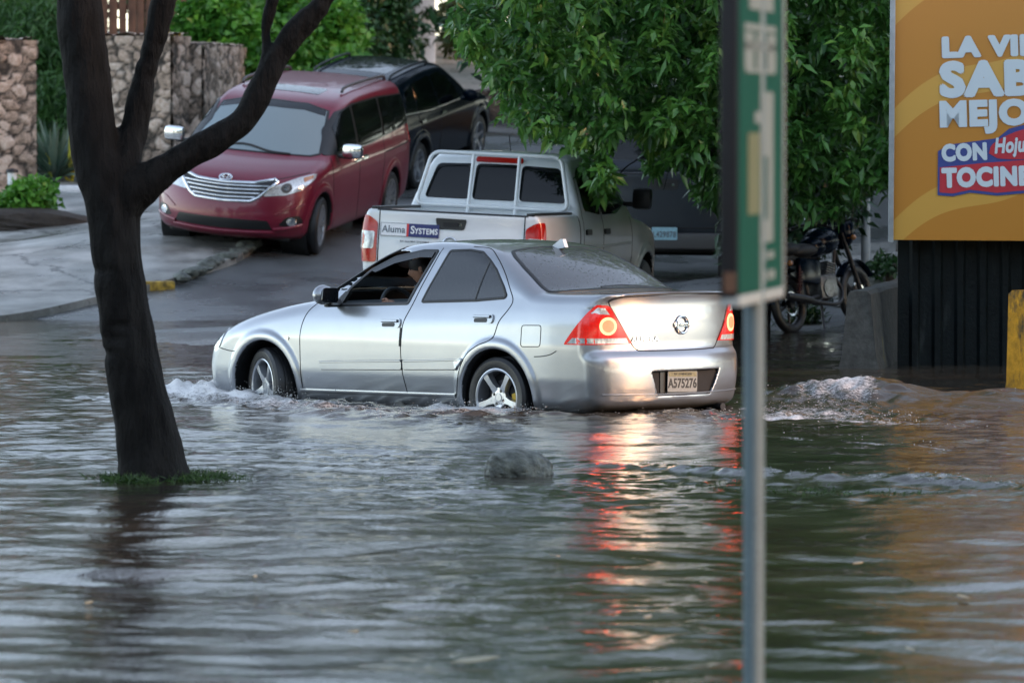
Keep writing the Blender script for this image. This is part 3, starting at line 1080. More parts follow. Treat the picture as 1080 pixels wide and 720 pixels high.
# ================================================================== the maroon van
def van():
    fz, lz = -.095, -.10
    fwd = Vector((-.255, -.967, fz)).normalized()
    left = Vector((.967, -.255, lz))
    left = (left - fwd * left.dot(fwd)).normalized()
    contact = at(327.5, 267, 68.2)
    loc = contact - fwd * 3.03 - left * .86
    side = Outline(curve_pts([(-.80, .24), (-.98, .30), (-1.04, .42), (-1.06, .60), (-1.05, .85), (-1.02, 1.05), (-.95, 1.35), (-.87, 1.62), (-.80, 1.73)], 5)
                   + curve_pts([(-.72, 1.765), (-.4, 1.79), (.3, 1.80), (1.0, 1.79), (1.6, 1.755), (1.95, 1.70), (2.2, 1.60), (2.6, 1.39), (3.0, 1.18), (3.12, 1.125)], 6)
                   + curve_pts([(3.2, 1.10), (3.45, 1.055), (3.7, .99), (3.86, .92), (3.92, .86)], 5)
                   + curve_pts([(3.945, .80), (3.98, .70), (4.005, .60), (4.02, .50), (4.02, .42), (3.99, .32), (3.93, .25), (3.8, .21)], 5) + [(2.6, .19), (.5, .19)])
    lower = Table([.1, .22, .35, .55, .75, .90, 1.0, 1.12, 1.3, 1.8], [.88, .93, .965, .985, .990, .985, .975, .945, .93, .9], .02)
    plan = Table([-1.2, -1.0, -.7, 0, 1, 2.4, 3.0, 3.4, 3.7, 3.9, 4.2], [.90, .93, .975, 1, 1, 1, .985, .955, .915, .875, .82], .09)

    def base(x, y, z):
        ay = np.abs(y)
        q = np.minimum(ay / .93, 1.1)
        t = np.clip((x - 1.3) / 1.3, -1, 1)
        t = t * (1.5 - .5 * t * t)
        bow = np.where(t > 0, .46, .11) * q ** 2.3 * t
        S = side(x + bow, z + .045 * q ** 2 * sstep(z, 1.3, 1.6))
        zb = 1.12 + .035 * np.clip(1.5 - x, -1, 2.5)
        W = smin(lower(z) + 0 * x, .955 - .33 * (z - zb), .05) * plan(x)
        for xw in (0., 3.03):
            rr = np.hypot(x - xw, z - .345)
            W = W + .016 * np.exp(-((rr - .45) / .05) ** 4) * sstep(z, .05, .25)
        return smax(S, (ay - W) * .96, .11)

    def cuts(x, y, z, v):
        ay = np.abs(y)
        for xw in (0., 3.03):
            v = smax(v, -np.maximum(np.hypot(x - xw, z - .345) - .405, .58 - ay), .012)
        return v
    v = Vehicle('minivan', 'maroon minivan parked nose down on the wet slope behind the trunk', 'minivan', loc, fwd, left, base, cuts,
                (-1.15, -1.08, .12), (4.12, 1.08, 1.88), .027, MT['maroon'])
    r = v.root
    for sy in (1, -1):
        tyre_and_rim(r, (0, sy * .865, .345), .345, .225, sy, 10, .72, style='thin')
        tyre_and_rim(r, (3.03, sy * .865, .345), .345, .225, sy, 10, .72, style='thin', steer=R(6))
        for xw in (0, 3.03):
            mb = MB()
            mb.lathe([(.40, .0), (.40, .34), (.02, .34)], 36, Matrix.Translation((xw, sy * .91, .345)) @ frame((0, 0, 0), (1, 0, 0), (0, 0, 1), (0, -sy, 0)))
            mb.build('wheel_well', MT['trim'], r)
    ws = mirror_poly_u([(0, 1.155), (.45, 1.15), (.72, 1.14), (.80, 1.16), (.665, 1.60), (.40, 1.665), (0, 1.68)])
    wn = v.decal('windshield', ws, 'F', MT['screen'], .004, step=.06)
    v.strip('windshield_edge', ws, 'F', .03, MT['trim'], .005, 1, wn, closed=True)
    v.strip('wiper', curve_pts([(-.55, 1.155), (-.1, 1.215), (.25, 1.165), (.5, 1.15)], 4), 'F', .035, MT['trim'], .012, 1, wn, thick=.015)
    v.decal('shade_band', mirror_poly_u([(0, 1.61), (.40, 1.60), (.66, 1.545), (.645, 1.595), (.40, 1.66), (0, 1.672)]), 'F', MT['glass'], .006, parent=wn)
    for sg in (1, -1):
        v.decal('window_surround', round_poly([(2.72, 1.145), (2.35, 1.135), (1.0, 1.15), (-.80, 1.235), (-.70, 1.60), (.4, 1.655), (1.45, 1.655), (1.95, 1.60), (2.35, 1.40)], .05), 'L', MT['trim'], .008, sg)
        for q in ([(2.40, 1.165), (1.60, 1.165), (1.55, 1.63), (1.9, 1.585), (2.22, 1.43)], [(1.50, 1.168), (.46, 1.182), (.43, 1.632), (1.46, 1.634)], [(.38, 1.188), (-.74, 1.25), (-.665, 1.585), (.36, 1.632)]):
            v.decal('window', round_poly(q, .04), 'L', MT['dark_glass'], .012, sg)
        v.strip('chrome_strip', [(2.40, 1.138), (1.0, 1.148), (-.78, 1.235)], 'L', .018, MT['chrome'], .006, sg)
        v.strip('door_seam', curve_pts([(1.53, 1.64), (1.54, 1.2), (1.55, .8), (1.52, .45), (1.45, .28)], 5), 'L', .012, MT['seam'], .001, sg)
        v.strip('door_seam', curve_pts([(2.62, 1.12), (2.66, .9), (2.60, .6), (2.52, .40), (2.48, .28)], 5), 'L', .012, MT['seam'], .001, sg)
        v.strip('door_seam', curve_pts([(.40, 1.64), (.42, 1.2), (.45, .9), (.50, .7), (.46, .5), (.42, .3)], 5), 'L', .012, MT['seam'], .001, sg)
        v.strip('slide_rail', [(.40, .98), (-.85, 1.0)], 'L', .018, MT['seam'], .001, sg)
        for hx in (1.66, 1.36):
            v.decal('door_handle', round_poly([(hx - .10, .985), (hx + .10, .985), (hx + .10, 1.03), (hx - .10, 1.03)], .02), 'L', MT['chrome'], .03, sg)
        hl = v.decal('headlight', round_poly([(.50, .735), (.66, .745), (.86, .80), (.945, .93), (.93, .985), (.80, .955), (.64, .875), (.56, .83)], .025), 'F', MT['lens_clear'], .008, sg) if 0 else \
            v.decal('headlight', round_poly([(1.70, .745), (1.80, .735), (1.92, .775), (2.02, .83), (2.25, .965)][0:0] or [(.47, .735), (.70, .755), (.85, .81), (.93, .92), (.915, .985), (.80, .955), (.64, .885), (.56, .85)], .025), 'F', MT['lens_clear'], .010, sg, step=.04)
        v.decal('projector_lens', circle(.70, .835, .055, 18), 'F', MT['plastic_grey'], .014, sg, parent=hl, step=.03)
        v.decal('projector_lens', circle(.70, .835, .030, 18), 'F', MT['glass'], .017, sg, parent=hl, step=.03)
        v.decal('turn_lens', round_poly([(.86, .90), (.91, .935), (.90, .97), (.83, .945)], .01), 'F', MT['lens_amber'], .013, sg, parent=hl, step=.03)
        fr = v.decal('fog_light_recess', round_poly([(.66, .40), (.82, .375), (.90, .44), (.86, .52), (.74, .50)], .03), 'F', MT['trim'], .004, sg, step=.04)
        v.decal('fog_light', circle(.79, .445, .048, 18), 'F', MT['chrome'], .010, sg, step=.03, parent=fr)
        v.strip('bumper_fin', [(.60, .345), (.75, .365), (.88, .40)], 'F', .05, MT['maroon'], .012, sg, thick=.02)
        v.strip('bumper_crease', [(.62, .52), (.76, .60), (.90, .645)], 'F', .02, MT['maroon'], .004, sg, thick=.012)
        # mirror with chrome cap
        mb = MB()
        mb.box((0, 0, 0), (.13, .25, .17), bev=.055)
        mr = mb.build('wing_mirror', MT['chrome'], r, M=Matrix.Translation((2.43, sg * 1.13, 1.20)))
        mb = MB()
        mb.box((-.01, -sg * .10, -.075), (.07, .16, .05), bev=.015)
        mb.box((0, 0, -.07), (.10, .19, .03), bev=.012)
        mb.build('mirror_base', MT['trim'], mr)
        mb = MB()
        mb.tube(curve_pts([(1.35, sg * .63, 1.775), (1.2, sg * .635, 1.825), (.3, sg * .635, 1.835), (-.45, sg * .62, 1.815), (-.6, sg * .615, 1.765)], 5), .020, 8)
        mb.build('roof_rail', MT['plastic_grey'], r)
        v.decal('tail_light', round_poly([(-.99, .95), (-.85, .97), (-.83, 1.2), (-.93, 1.22)], .03), 'L', MT['lens_red'], .008, sg)
    v.decal('sunroof', round_poly(mirror_poly([(1.20, 0), (1.20, .42), (1.62, .42), (1.62, 0)]), .05), 'T', MT['glass'], .004)
    gl = v.decal('grille', mirror_poly_u([(0, .66), (.34, .672), (.42, .72), (.60, .90), (.57, .93), (.35, .885), (0, .875)]), 'F', MT['trim'], .008, step=.04)
    v.strip('grille_frame', mirror_poly_u([(0, .662), (.34, .674), (.425, .722), (.60, .905), (.56, .93), (.35, .885), (0, .872)]), 'F', .035, MT['chrome'], .012, 1, gl, closed=True, thick=.015)
    for i, z in enumerate((.71, .755, .80, .842)):
        hw = .37 + (z - .70) * 1.05
        v.strip('grille_slat', [(-hw, z + .010), (0, z - .003), (hw, z + .010)], 'F', .018, MT['chrome'], .012, 1, gl, thick=.008)
    e = ring_mb(.075, .011, 1, .72).build('emblem', MT['chrome'], r, M=badge_frame(v, 0, .912, 'F', .016))
    for sx, sy, oy in ((.45, .70, 0), (.78, .36, .016)):
        ring_mb(.068, .010, sx, sy).build('emblem_oval', MT['chrome'], e, M=Matrix.Translation((0, oy, 0)))
    v.decal('lower_intake', round_poly(mirror_poly_u([(0, .335), (.60, .345), (.55, .455), (0, .46)]), .03), 'F', MT['trim'], .005, step=.04)
    v.strip('bumper_lip', [(-.62, .312), (0, .30), (.62, .312)], 'F', .045, MT['maroon'], .012, 1, thick=.02)
    v.strip('bonnet_seam', curve_pts([(-.86, 1.0), (-.62, .94), (-.35, .895), (0, .885), (.35, .895), (.62, .94), (.86, 1.0)], 4), 'F', .012, MT['seam'], .001)
    mb = MB()
    mb.box((1.5, 0, .22), (4.2, 1.5, .06), bev=.02)
    mb.build('underbody', MT['trim'], r)
    return v


VAN = van()


# ================================================================== the black SUV
def suv():
    fwd = Vector((.3256, .9455, .155)).normalized()
    left = Vector((-.9455, .3256, .10))
    left = (left - fwd * left.dot(fwd)).normalized()
    contact = at(436, 199, 83.5)
    loc = contact + left * .83
    side = Outline(curve_pts([(-.75, .30), (-.90, .36), (-.95, .50), (-.955, .75), (-.93, .98), (-.90, 1.08), (-.85, 1.32), (-.80, 1.52), (-.82, 1.64)], 5)
                   + curve_pts([(-.72, 1.685), (-.3, 1.72), (.4, 1.735), (1.0, 1.715), (1.4, 1.66), (1.75, 1.52), (2.1, 1.33), (2.4, 1.15)], 6)
                   + curve_pts([(2.45, 1.09), (2.8, 1.05), (3.2, .98), (3.45, .88), (3.56, .72), (3.6, .5), (3.55, .34), (3.4, .26)], 5) + [(2.2, .25), (.4, .25)])
    lower = Table([.1, .3, .5, .75, .95, 1.05, 1.2, 1.8], [.84, .90, .925, .93, .925, .905, .89, .87], .02)
    plan = Table([-1.1, -.9, -.6, 0, 2.4, 2.9, 3.3, 3.6], [.89, .925, .975, 1, 1, .975, .93, .88], .08)

    def base(x, y, z):
        ay = np.abs(y)
        q = np.minimum(ay / .9, 1.1)
        t = np.clip((x - 1.3) / 1.3, -1, 1)
        t = t * (1.5 - .5 * t * t)
        bow = np.where(t > 0, .3, .10) * q ** 2.4 * t
        S = side(x + bow, z + .05 * q ** 2 * sstep(z, 1.2, 1.5))
        zb = 1.06 + .05 * np.clip(1.5 - x, -1, 2.5)
        W = smin(lower(z) + 0 * x, .905 - .40 * (z - zb), .05) * plan(x)
        for xw in (0., 2.66):
            rr = np.hypot(x - xw, z - .35)
            W = W + .02 * np.exp(-((rr - .46) / .05) ** 4) * sstep(z, .05, .25)
        return smax(S, (ay - W) * .95, .10)

    def cuts(x, y, z, v):
        ay = np.abs(y)
        for xw in (0., 2.66):
            v = smax(v, -np.maximum(np.hypot(x - xw, z - .35) - .415, .56 - ay), .012)
        return v
    v = Vehicle('suv', 'black sport utility vehicle parked uphill directly behind the maroon minivan', 'suv', loc, fwd, left, base, cuts,
                (-1.05, -1.02, .2), (3.7, 1.02, 1.78), .03, MT['black_paint'])
    r = v.root
    for sy in (1, -1):
        tyre_and_rim(r, (0, sy * .80, .35), .35, .225, sy, 5, .68)
        tyre_and_rim(r, (2.66, sy * .80, .35), .35, .225, sy, 5, .68)
        for xw in (0, 2.66):
            mb = MB()
            mb.lathe([(.41, .0), (.41, .32), (.02, .32)], 32, Matrix.Translation((xw, sy * .86, .35)) @ frame((0, 0, 0), (1, 0, 0), (0, 0, 1), (0, -sy, 0)))
            mb.build('wheel_well', MT['trim'], r)
    for sg in (1, -1):
        for q in ([(1.78, 1.105), (.86, 1.125), (.80, 1.57), (1.15, 1.56), (1.52, 1.42)], [(.80, 1.13), (-.05, 1.16), (-.02, 1.55), (.74, 1.575)], [(-.10, 1.165), (-.52, 1.22), (-.40, 1.50), (-.07, 1.55)]):
            v.decal('window', round_poly(q, .04), 'L', MT['dark_glass'], .005, sg)
        v.strip('chrome_strip', [(1.85, 1.085), (.5, 1.11), (-.55, 1.19)], 'L', .022, MT['chrome'], .006, sg)
        v.strip('door_seam', curve_pts([(.83, 1.54), (.85, 1.1), (.86, .7), (.80, .4)], 5), 'L', .012, MT['seam'], .001, sg)
        v.strip('door_seam', curve_pts([(-.06, 1.5), (-.07, 1.1), (.12, .86), (.34, .7), (.42, .4)], 5), 'L', .012, MT['seam'], .001, sg)
        for hx in (.98, .10):
            v.decal('door_handle', round_poly([(hx - .09, .98), (hx + .09, .98), (hx + .09, 1.02), (hx - .09, 1.02)], .02), 'L', MT['chrome'], .02, sg)
        v.strip('arch_trim', [(.44 * math.cos(a), .35 + .44 * math.sin(a)) for a in np.linspace(.05, 3.1, 22)], 'L', .05, MT['plastic_grey'], .008, sg, thick=.012)
        v.strip('arch_trim', [(2.66 + .44 * math.cos(a), .35 + .44 * math.sin(a)) for a in np.linspace(.05, 3.1, 22)], 'L', .05, MT['plastic_grey'], .008, sg, thick=.012)
        v.decal('tail_light', round_poly([(-.93, .93), (-.66, .97), (-.66, 1.06), (-.84, 1.12), (-.90, 1.10)], .03), 'L', MT['lens_red'], .008, sg)
        mb = MB()
        mb.ball((0, 0, 0), (.07, .12, .09))
        mb.box((0, -sg * .10, -.06), (.06, .12, .04), bev=.012)
        mb.build('wing_mirror', MT['black_paint'], r, M=Matrix.Translation((1.72, sg * 1.07, 1.16)))
        mb = MB()
        mb.tube(curve_pts([(1.0, sg * .60, 1.69), (.9, sg * .605, 1.745), (.2, sg * .60, 1.76), (-.45, sg * .59, 1.735), (-.55, sg * .585, 1.68)], 5), .018, 8)
        mb.build('roof_rail', MT['trim'], r)
    v.decal('sunroof', round_poly(mirror_poly([(-.3, 0), (-.3, .44), (.9, .44), (.9, 0)]), .05), 'T', MT['glass'], .004)
    v.decal('rear_window', round_poly(mirror_poly_u([(0, 1.10), (.66, 1.12), (.58, 1.50), (0, 1.52)]), .05), 'B', MT['glass'], .005)
    mb = MB()
    mb.prism(round_poly([(-.62, 0), (.62, 0), (.60, .17), (-.60, .17)], .05), -.015, .015, frame((-.92, 0, 1.625), (0, 1, 0), (.97, 0, .24), (-.24, 0, .97)))
    mb.build('spoiler', MT['black_paint'], r)
    mb = MB()
    mb.box((1.3, 0, .28), (3.6, 1.4, .06), bev=.02)
    mb.build('underbody', MT['trim'], r)
    return v


SUV = suv()


# ================================================================== pickups
def pickup(name, label, loc, fwd, left, paint, white, sc=1.):
    k = sc
    L = lambda pts: [(a * k, b * k) for a, b in pts]
    bz = 1.235
    side = Outline(L(curve_pts([(-1.12, .50), (-1.20, .56), (-1.22, .66), (-1.215, .90), (-1.20, 1.10), (-1.20, 1.20)], 4) + [(-1.19, bz), (-.6, bz), (.30, bz)]
                   + curve_pts([(.36, 1.30), (.40, 1.45), (.47, 1.66), (.55, 1.76)], 4)
                   + curve_pts([(.65, 1.80), (1.0, 1.825), (1.5, 1.825), (1.85, 1.79), (2.1, 1.70), (2.5, 1.42), (2.78, 1.22)], 6)
                   + curve_pts([(2.9, 1.18), (3.3, 1.14), (3.7, 1.06), (3.9, .96), (3.97, .80), (4.0, .6), (3.97, .48), (3.85, .42)], 5) + [(2.6, .42), (.6, .42)]))
    lower = Table([.1, .42, .55, .8, 1.0, 1.15, 1.22, 1.4, 1.9], [.80, .86, .90, .925, .925, .915, .895, .88, .86], .018)
    plan = Table([-1.4, -1.2, -.9, 0, 2.8, 3.3, 3.7, 4.1], [.965, .985, 1, 1, 1, .985, .95, .90], .08)

    def base(x, y, z):
        x, y, z = x / k, y / k, z / k
        ay = np.abs(y)
        q = np.minimum(ay / .9, 1.1)
        t = np.clip((x - 1.4) / 1.5, -1, 1)
        t = t * (1.5 - .5 * t * t)
        bow = np.where(t > 0, .26, .045 * sstep(z, 0, .1)) * q ** 2.6 * t
        S = side((x + bow) * k, (z + .04 * q ** 2 * sstep(z, 1.4, 1.65)) * k) / k
        W = smin(lower(z) + 0 * x, .90 - .36 * (z - 1.2), .04) * plan(x)
        for xw in (0., 3.15):
            rr = np.hypot(x - xw, z - .37)
            W = W + .03 * np.exp(-((rr - .49) / .06) ** 4) * sstep(z, .05, .3)
        v = smax(S, (ay - W) * .95, .055)
        bed = np.maximum(np.maximum(np.abs(x + .41) - .735, ay - .74), .72 - z)
        v = smax(v, -bed, .02)
        return v * k

    def cuts(x, y, z, v):
        ay = np.abs(y)
        for xw in (0., 3.15 * k):
            v = smax(v, -np.maximum(np.hypot(x - xw, z - .37 * k) - .45 * k, .55 * k - ay), .012)
        return v
    v = Vehicle(name, label, 'pickup truck', loc, fwd, left, base, cuts, (-1.32 * k, -1.02 * k, .35 * k), (4.1 * k, 1.02 * k, 1.92 * k), .026 * k, paint)
    r = v.root
    for sy in (1, -1):
        tyre_and_rim(r, (0, sy * .80 * k, .37 * k), .37 * k, .24 * k, sy, 6, .64, style='thin')
        tyre_and_rim(r, (3.15 * k, sy * .80 * k, .37 * k), .37 * k, .24 * k, sy, 6, .64, style='thin')
        for xw in (0, 3.15 * k):
            mb = MB()
            mb.lathe([(.445 * k, .0), (.445 * k, .34 * k), (.02, .34 * k)], 32, Matrix.Translation((xw, sy * .87 * k, .37 * k)) @ frame((0, 0, 0), (1, 0, 0), (0, 0, 1), (0, -sy, 0)))
            mb.build('wheel_well', MT['trim'], r)
    cabstart = .30 * k
    rw = lambda p: v.decal('rear_window', round_poly(L(p), .05), 'B', MT['dark_glass'], .005, start=cabstart)
    rw([(-.225, 1.335), (.235, 1.335), (.225, 1.695), (-.215, 1.695)])
    rw([(.265, 1.335), (.735, 1.335), (.635, 1.68), (.255, 1.692)])
    rw([(-.255, 1.335), (-.735, 1.335), (-.635, 1.68), (-.245, 1.692)])
    if white:
        # guard frame in front of the rear window
        X0, X1 = .27, .385
        P = lambda y, z: (X0 + (z - 1.25) / .50 * (X1 - X0), y, z)
        mb = MB()
        ring = [P(y, z) for y, z in round_poly([(-.79, 1.27), (.79, 1.27), (.67, 1.795), (-.67, 1.795)], .09, 5)]
        mb.tube(ring + [ring[0]], .021, 10, cap=False)
        fr = mb.build('window_guard', paint, r)
        for y in (.245, -.245):
            mb = MB()
            mb.tube([P(y, 1.20), P(y * .97, 1.80)], .017, 10)
            mb.build('guard_bar', paint, fr)
        v.strip('guard_sill', [(-.78, 1.30), (.78, 1.30)], 'B', .07, paint, .01, 1, fr, start=cabstart, thick=.02)
        v.decal('high_brake_light', round_poly([(-.245, 1.712), (.245, 1.712), (.24, 1.752), (-.24, 1.752)], .015), 'B', MT['lens_red'], .02, start=cabstart)
        mb = MB()
        mb.tube([(1.3, .1, 1.80), (1.2, .1, 2.0)], .006, 6)
        mb.build('roof_aerial', MT['trim'], r)
    # bed rails and tail gate
    mb = MB()
    mb.box((-.42 * k, .785 * k, (bz + .005) * k), (1.48 * k, .085 * k, .03), bev=.01)
    mb.build('bed_rail', MT['trim'], r)
    mb = MB()
    mb.box((-.42 * k, -.785 * k, (bz + .005) * k), (1.48 * k, .085 * k, .03), bev=.01)
    mb.build('bed_rail', MT['trim'], r)
    tg = v.strip('tailgate_seam', [(.735 * k, (bz - .015) * k), (.735 * k, .66 * k), (-.735 * k, .66 * k), (-.735 * k, (bz - .015) * k)], 'B', .012, MT['seam'], .001)
    v.strip('tailgate_cap', [(.76 * k, (bz - .01) * k), (-.76 * k, (bz - .01) * k)], 'B', .018, MT['trim'], .004, thick=.006)
    h = v.decal('tailgate_handle', round_poly(L([(-.16, 1.165), (.16, 1.17), (.135, 1.06), (-.135, 1.06)]), .025), 'B', MT['trim'], .008)
    v.decal('handle_cup', round_poly(L([(-.085, 1.13), (.085, 1.13), (.075, 1.085), (-.075, 1.085)]), .02), 'B', MT['seam'], .012, parent=h)
    v.decal('key_lock', circle(-.095 * k, 1.11 * k, .012 * k, 12), 'B', MT['chrome'], .012, parent=h)
    mb = MB()
    mb.box((-1.24 * k, 0, .52 * k), (.16 * k, 1.62 * k, .17 * k), bev=.04)
    bp = mb.build('rear_bumper', MT['plastic_grey'] if not white else MT['chrome'], r)
    Mp = frame((-1.325 * k, -.02, (.60 if not white else .53) * k), (0, -1, 0), (0, 0, 1), (-1, 0, 0))
    mb = MB()
    mb.prism(round_poly([(-.15, -.075), (.15, -.075), (.15, .075), (-.15, .075)], .012), -.004, .004)
    pl = mb.build('number_plate', MT['plate_blue'], r, M=Mp)
    text('plate_number', 'L429878', .095, Matrix.Translation((0, -.012, .005)), MT['ink_grey'], pl, .002, .001, .8)
    for sg in (1, -1):
        tl = v.decal('tail_light', round_poly(L([(-.80, .70), (-.66, .70), (-.66, 1.155), (-.75, 1.155), (-.78, 1.1)][0:0] or [(-.315, .71), (-.10, .71), (-.10, 1.165), (-.22, 1.165), (-.30, 1.10)]), .03), 'BL', MT['lens_red'], .012, sg, step=.04)
        v.decal('clear_section', round_poly(L([(-.285, .84), (-.15, .84), (-.15, 1.01), (-.285, 1.01)]), .02), 'BL', MT['lens_clear'], .016, sg, parent=tl)
        for q in ([(1.90, 1.235), (1.30, 1.225), (1.22, 1.70), (1.62, 1.70), (1.95, 1.58), (2.3, 1.33)], [(1.22, 1.225), (.60, 1.27), (.66, 1.63), (.80, 1.70), (1.15, 1.70)]):
            v.decal('window', round_poly(L(q), .04), 'L', MT['dark_glass'], .005, sg)
        v.strip('door_seam', L(curve_pts([(1.24, 1.72), (1.26, 1.2), (1.26, .8), (1.22, .46)], 5)), 'L', .012, MT['seam'], .001, sg)
        v.strip('door_seam', L(curve_pts([(.56, 1.6), (.48, 1.25), (.46, .95), (.55, .75), (.58, .46)], 5)), 'L', .012, MT['seam'], .001, sg)
        v.strip('door_seam', L(curve_pts([(2.42, 1.2), (2.48, .9), (2.44, .46)], 5)), 'L', .012, MT['seam'], .001, sg)
        v.strip('cab_gap', L([(.315, 1.22), (.315, .46)]), 'L', .03, MT['seam'], .001, sg)
        v.strip('body_crease', L([(2.4, .93), (.5, .90)]), 'L', .03, paint, .004, sg, thick=.012)
        for hx in (1.38, .62):
            v.decal('door_handle', round_poly(L([(hx - .10, 1.03), (hx + .10, 1.03), (hx + .10, 1.085), (hx - .10, 1.085)]), .02), 'L', MT['trim'], .02, sg)
        mb = MB()
        mb.box((0, 0, 0), (.14 * k, .20 * k, .22 * k), bev=.05)
        mb.box((.0, -sg * .13 * k, -.06), (.06, .14 * k, .05), bev=.012)
        mb.build('wing_mirror', MT['trim'], r, M=Matrix.Translation((2.2 * k, sg * 1.08 * k, 1.39 * k)))
    if white:
        M0 = badge_frame(v, .425, 1.035, 'B', .006)
        mb = MB()
        mb.box((-.155, 0, 0), (.265, .125, .004))
        st = mb.build('sign_sticker', MT['sticker_white'], r, M=M0)
        mb = MB()
        for q in ([(-.155, .0625), (.27, .004)], [(-.155, -.0625), (.27, .004)]):
            mb.box((q[0][0], q[0][1], .002), (q[1][0], q[1][1], .004))
        mb.box((-.288, 0, .002), (.004, .125, .004))
        mb.build('sticker_border', MT['ink_grey'], st)
        mb = MB()
        mb.box((-.012, 0, .0005), (.022, .128, .005))
        mb.build('sticker_bar', MT['sticker_red'], st)
        mb = MB()
        mb.box((.155, 0, .0005), (.31, .13, .005))
        mb.build('sticker_panel', MT['navy'], st)
        text('sticker_lettering', 'Aluma', .095, Matrix.Translation((-.155, .0, .003)), MT['ink_grey'], st, .0015, .001, .95)
        text('sticker_lettering', 'S', .105, Matrix.Translation((.040, .0, .004)), MT['sticker_white'], st, .002, .001, .9)
        text('sticker_lettering', 'YSTEMS', .078, Matrix.Translation((.180, -.008, .004)), MT['sticker_white'], st, .002, .001, .86)
        text('tailgate_lettering', 'BY DEMARCO ALUMINIO' if 0 else 'BY ALUMA SYSTEMS', .022, badge_frame(v, .36, .925, 'B', .004), MT['ink_grey'], r, .0002, .001, 1.5)
        e = ring_mb(.072, .009).build('emblem', MT['chrome'], r, M=badge_frame(v, .0, .91, 'B', .008))
        mb = MB()
        mb.box((0, 0, 0), (.19, .032, .012), bev=.004)
        mb.build('emblem_bar', MT['chrome'], e)
        text('emblem_lettering', 'NISSAN', .03, Matrix.Translation((0, 0, .008)), MT['ink'], e, .0005, .001, 1.3)
    mb = MB()
    mb.box((1.4 * k, 0, .44 * k), (4.6 * k, 1.0 * k, .10 * k), bev=.02)
    mb.tube([(0, -.8 * k, .37 * k), (0, .8 * k, .37 * k)], .06, 10)
    mb.build('chassis', MT['trim'], r)
    return v


_f = Vector((.2588, .966, -.004)).normalized()
_l = Vector((-.966, .2588, .045))
_t = at(477, 222, 55.5)
WHITE = pickup('pickup_truck', 'white pickup truck with a blue lettered sticker on its tailgate', (_t.x + 1.2 * .2588 - .06, 55.5 + 1.2 * .966, .05), _f, _l, MT['white_paint'], True)
_f = Vector((.10, .995, .02)).normalized()
_l = Vector((-.995, .10, .01))
GREY = pickup('pickup_truck', 'dark slate grey pickup truck parked under the leafy tree', (1.78 + .14, 67.2 + 1.34, .23), _f, _l, MT['slate'], False, 1.12)


# ================================================================== terrain
def contacts(v, wb, tr):
    return [v.M @ Vector((x, y, 0)) for x in (0, wb) for y in (tr, -tr)]


CP = []
for x in (-14, -7, 0, 7, 14):
    for y in (-10, 12, 24, 38, 46, 51):
        CP.append((x, y, -.22 if y > 30 else -.30))
CP += [tuple(p) for p in contacts(VAN, 3.03, .86) + contacts(SUV, 2.66, .8) + contacts(WHITE, 3.15, .8) + contacts(GREY, 3.53, .9)]
for px, py, D in ((0, 335, 63.2), (100, 337, 62.6), (220, 338, 62.4), (330, 339, 62.2), (836, 352, 58.6), (892, 334, 60.6), (930, 268, 66), (915, 290, 64),
                  (30, 262, 72), (60, 215, 82), (30, 246, 74), (150, 172, 86), (0, 205, 78), (250, 140, 90), (300, 120, 92), (520, 141, 90), (520, 131, 95),
                  (500, 92, 99), (450, 69, 108), (545, 72, 110), (400, 80, 104), (640, 160, 84), (-200, 335, 63.2), (-300, 200, 80)):
    CP.append(tuple(at(px, py, D)))
CP += [(7, 58, .25), (10, 66, .6), (14, 60, .4), (6, 80, 1.0), (10, 90, 1.6), (3.2, 75, .45), (-12, 72, .7), (-14, 60, -.02), (-14, 90, 2.6), (14, 110, 3.2), (0, 120, 3.9), (-14, 120, 4.2), (14, 125, 3.9)]
CP = np.array(CP)


def tps_k(r2):
    return np.where(r2 > 1e-9, .5 * r2 * np.log(np.maximum(r2, 1e-9)), 0)


_n = len(CP)
_A = np.zeros((_n + 3, _n + 3))
_A[:_n, :_n] = tps_k(((CP[:, None, :2] - CP[None, :, :2]) ** 2).sum(2)) + np.eye(_n) * .15
_A[:_n, _n] = 1
_A[:_n, _n + 1:] = CP[:, :2]
_A[_n:, :_n] = _A[:_n, _n:].T
_W = np.linalg.solve(_A, np.concatenate([CP[:, 2], [0, 0, 0]]))


def ground(x, y):
    x = np.clip(np.asarray(x, float), -14, 14)
    y = np.clip(np.asarray(y, float), -10, 125)
    shp = np.broadcast(x, y).shape
    x, y = np.broadcast_to(x, shp).ravel(), np.broadcast_to(y, shp).ravel()
    out = np.empty(x.shape)
    for i in range(0, len(x), 20000):
        xs, ys = x[i:i + 20000], y[i:i + 20000]
        k = tps_k((xs[:, None] - CP[None, :, 0]) ** 2 + (ys[:, None] - CP[None, :, 1]) ** 2)
        out[i:i + 20000] = k @ _W[:_n] + _W[_n] + _W[_n + 1] * xs + _W[_n + 2] * ys
    z = out + .13 * np.exp(-((y - 34.0) / 1.1) ** 2) * (y < 40)
    z = z + .10 * np.exp(-((x + 2.1) ** 2 + (y - 34.0) ** 2) / .5)
    return z.reshape(shp)


def gz(x, y):
    return float(ground(np.array([x]), np.array([y]))[0])


def on_ground(px, py, D):
    p = at(px, py, D)
    p.z = gz(p.x, p.y)
    return p


def axis(parts):
    out = []
    for a, b, st in parts:
        out += list(np.arange(a, b, st))
    return np.array(out + [parts[-1][1]])


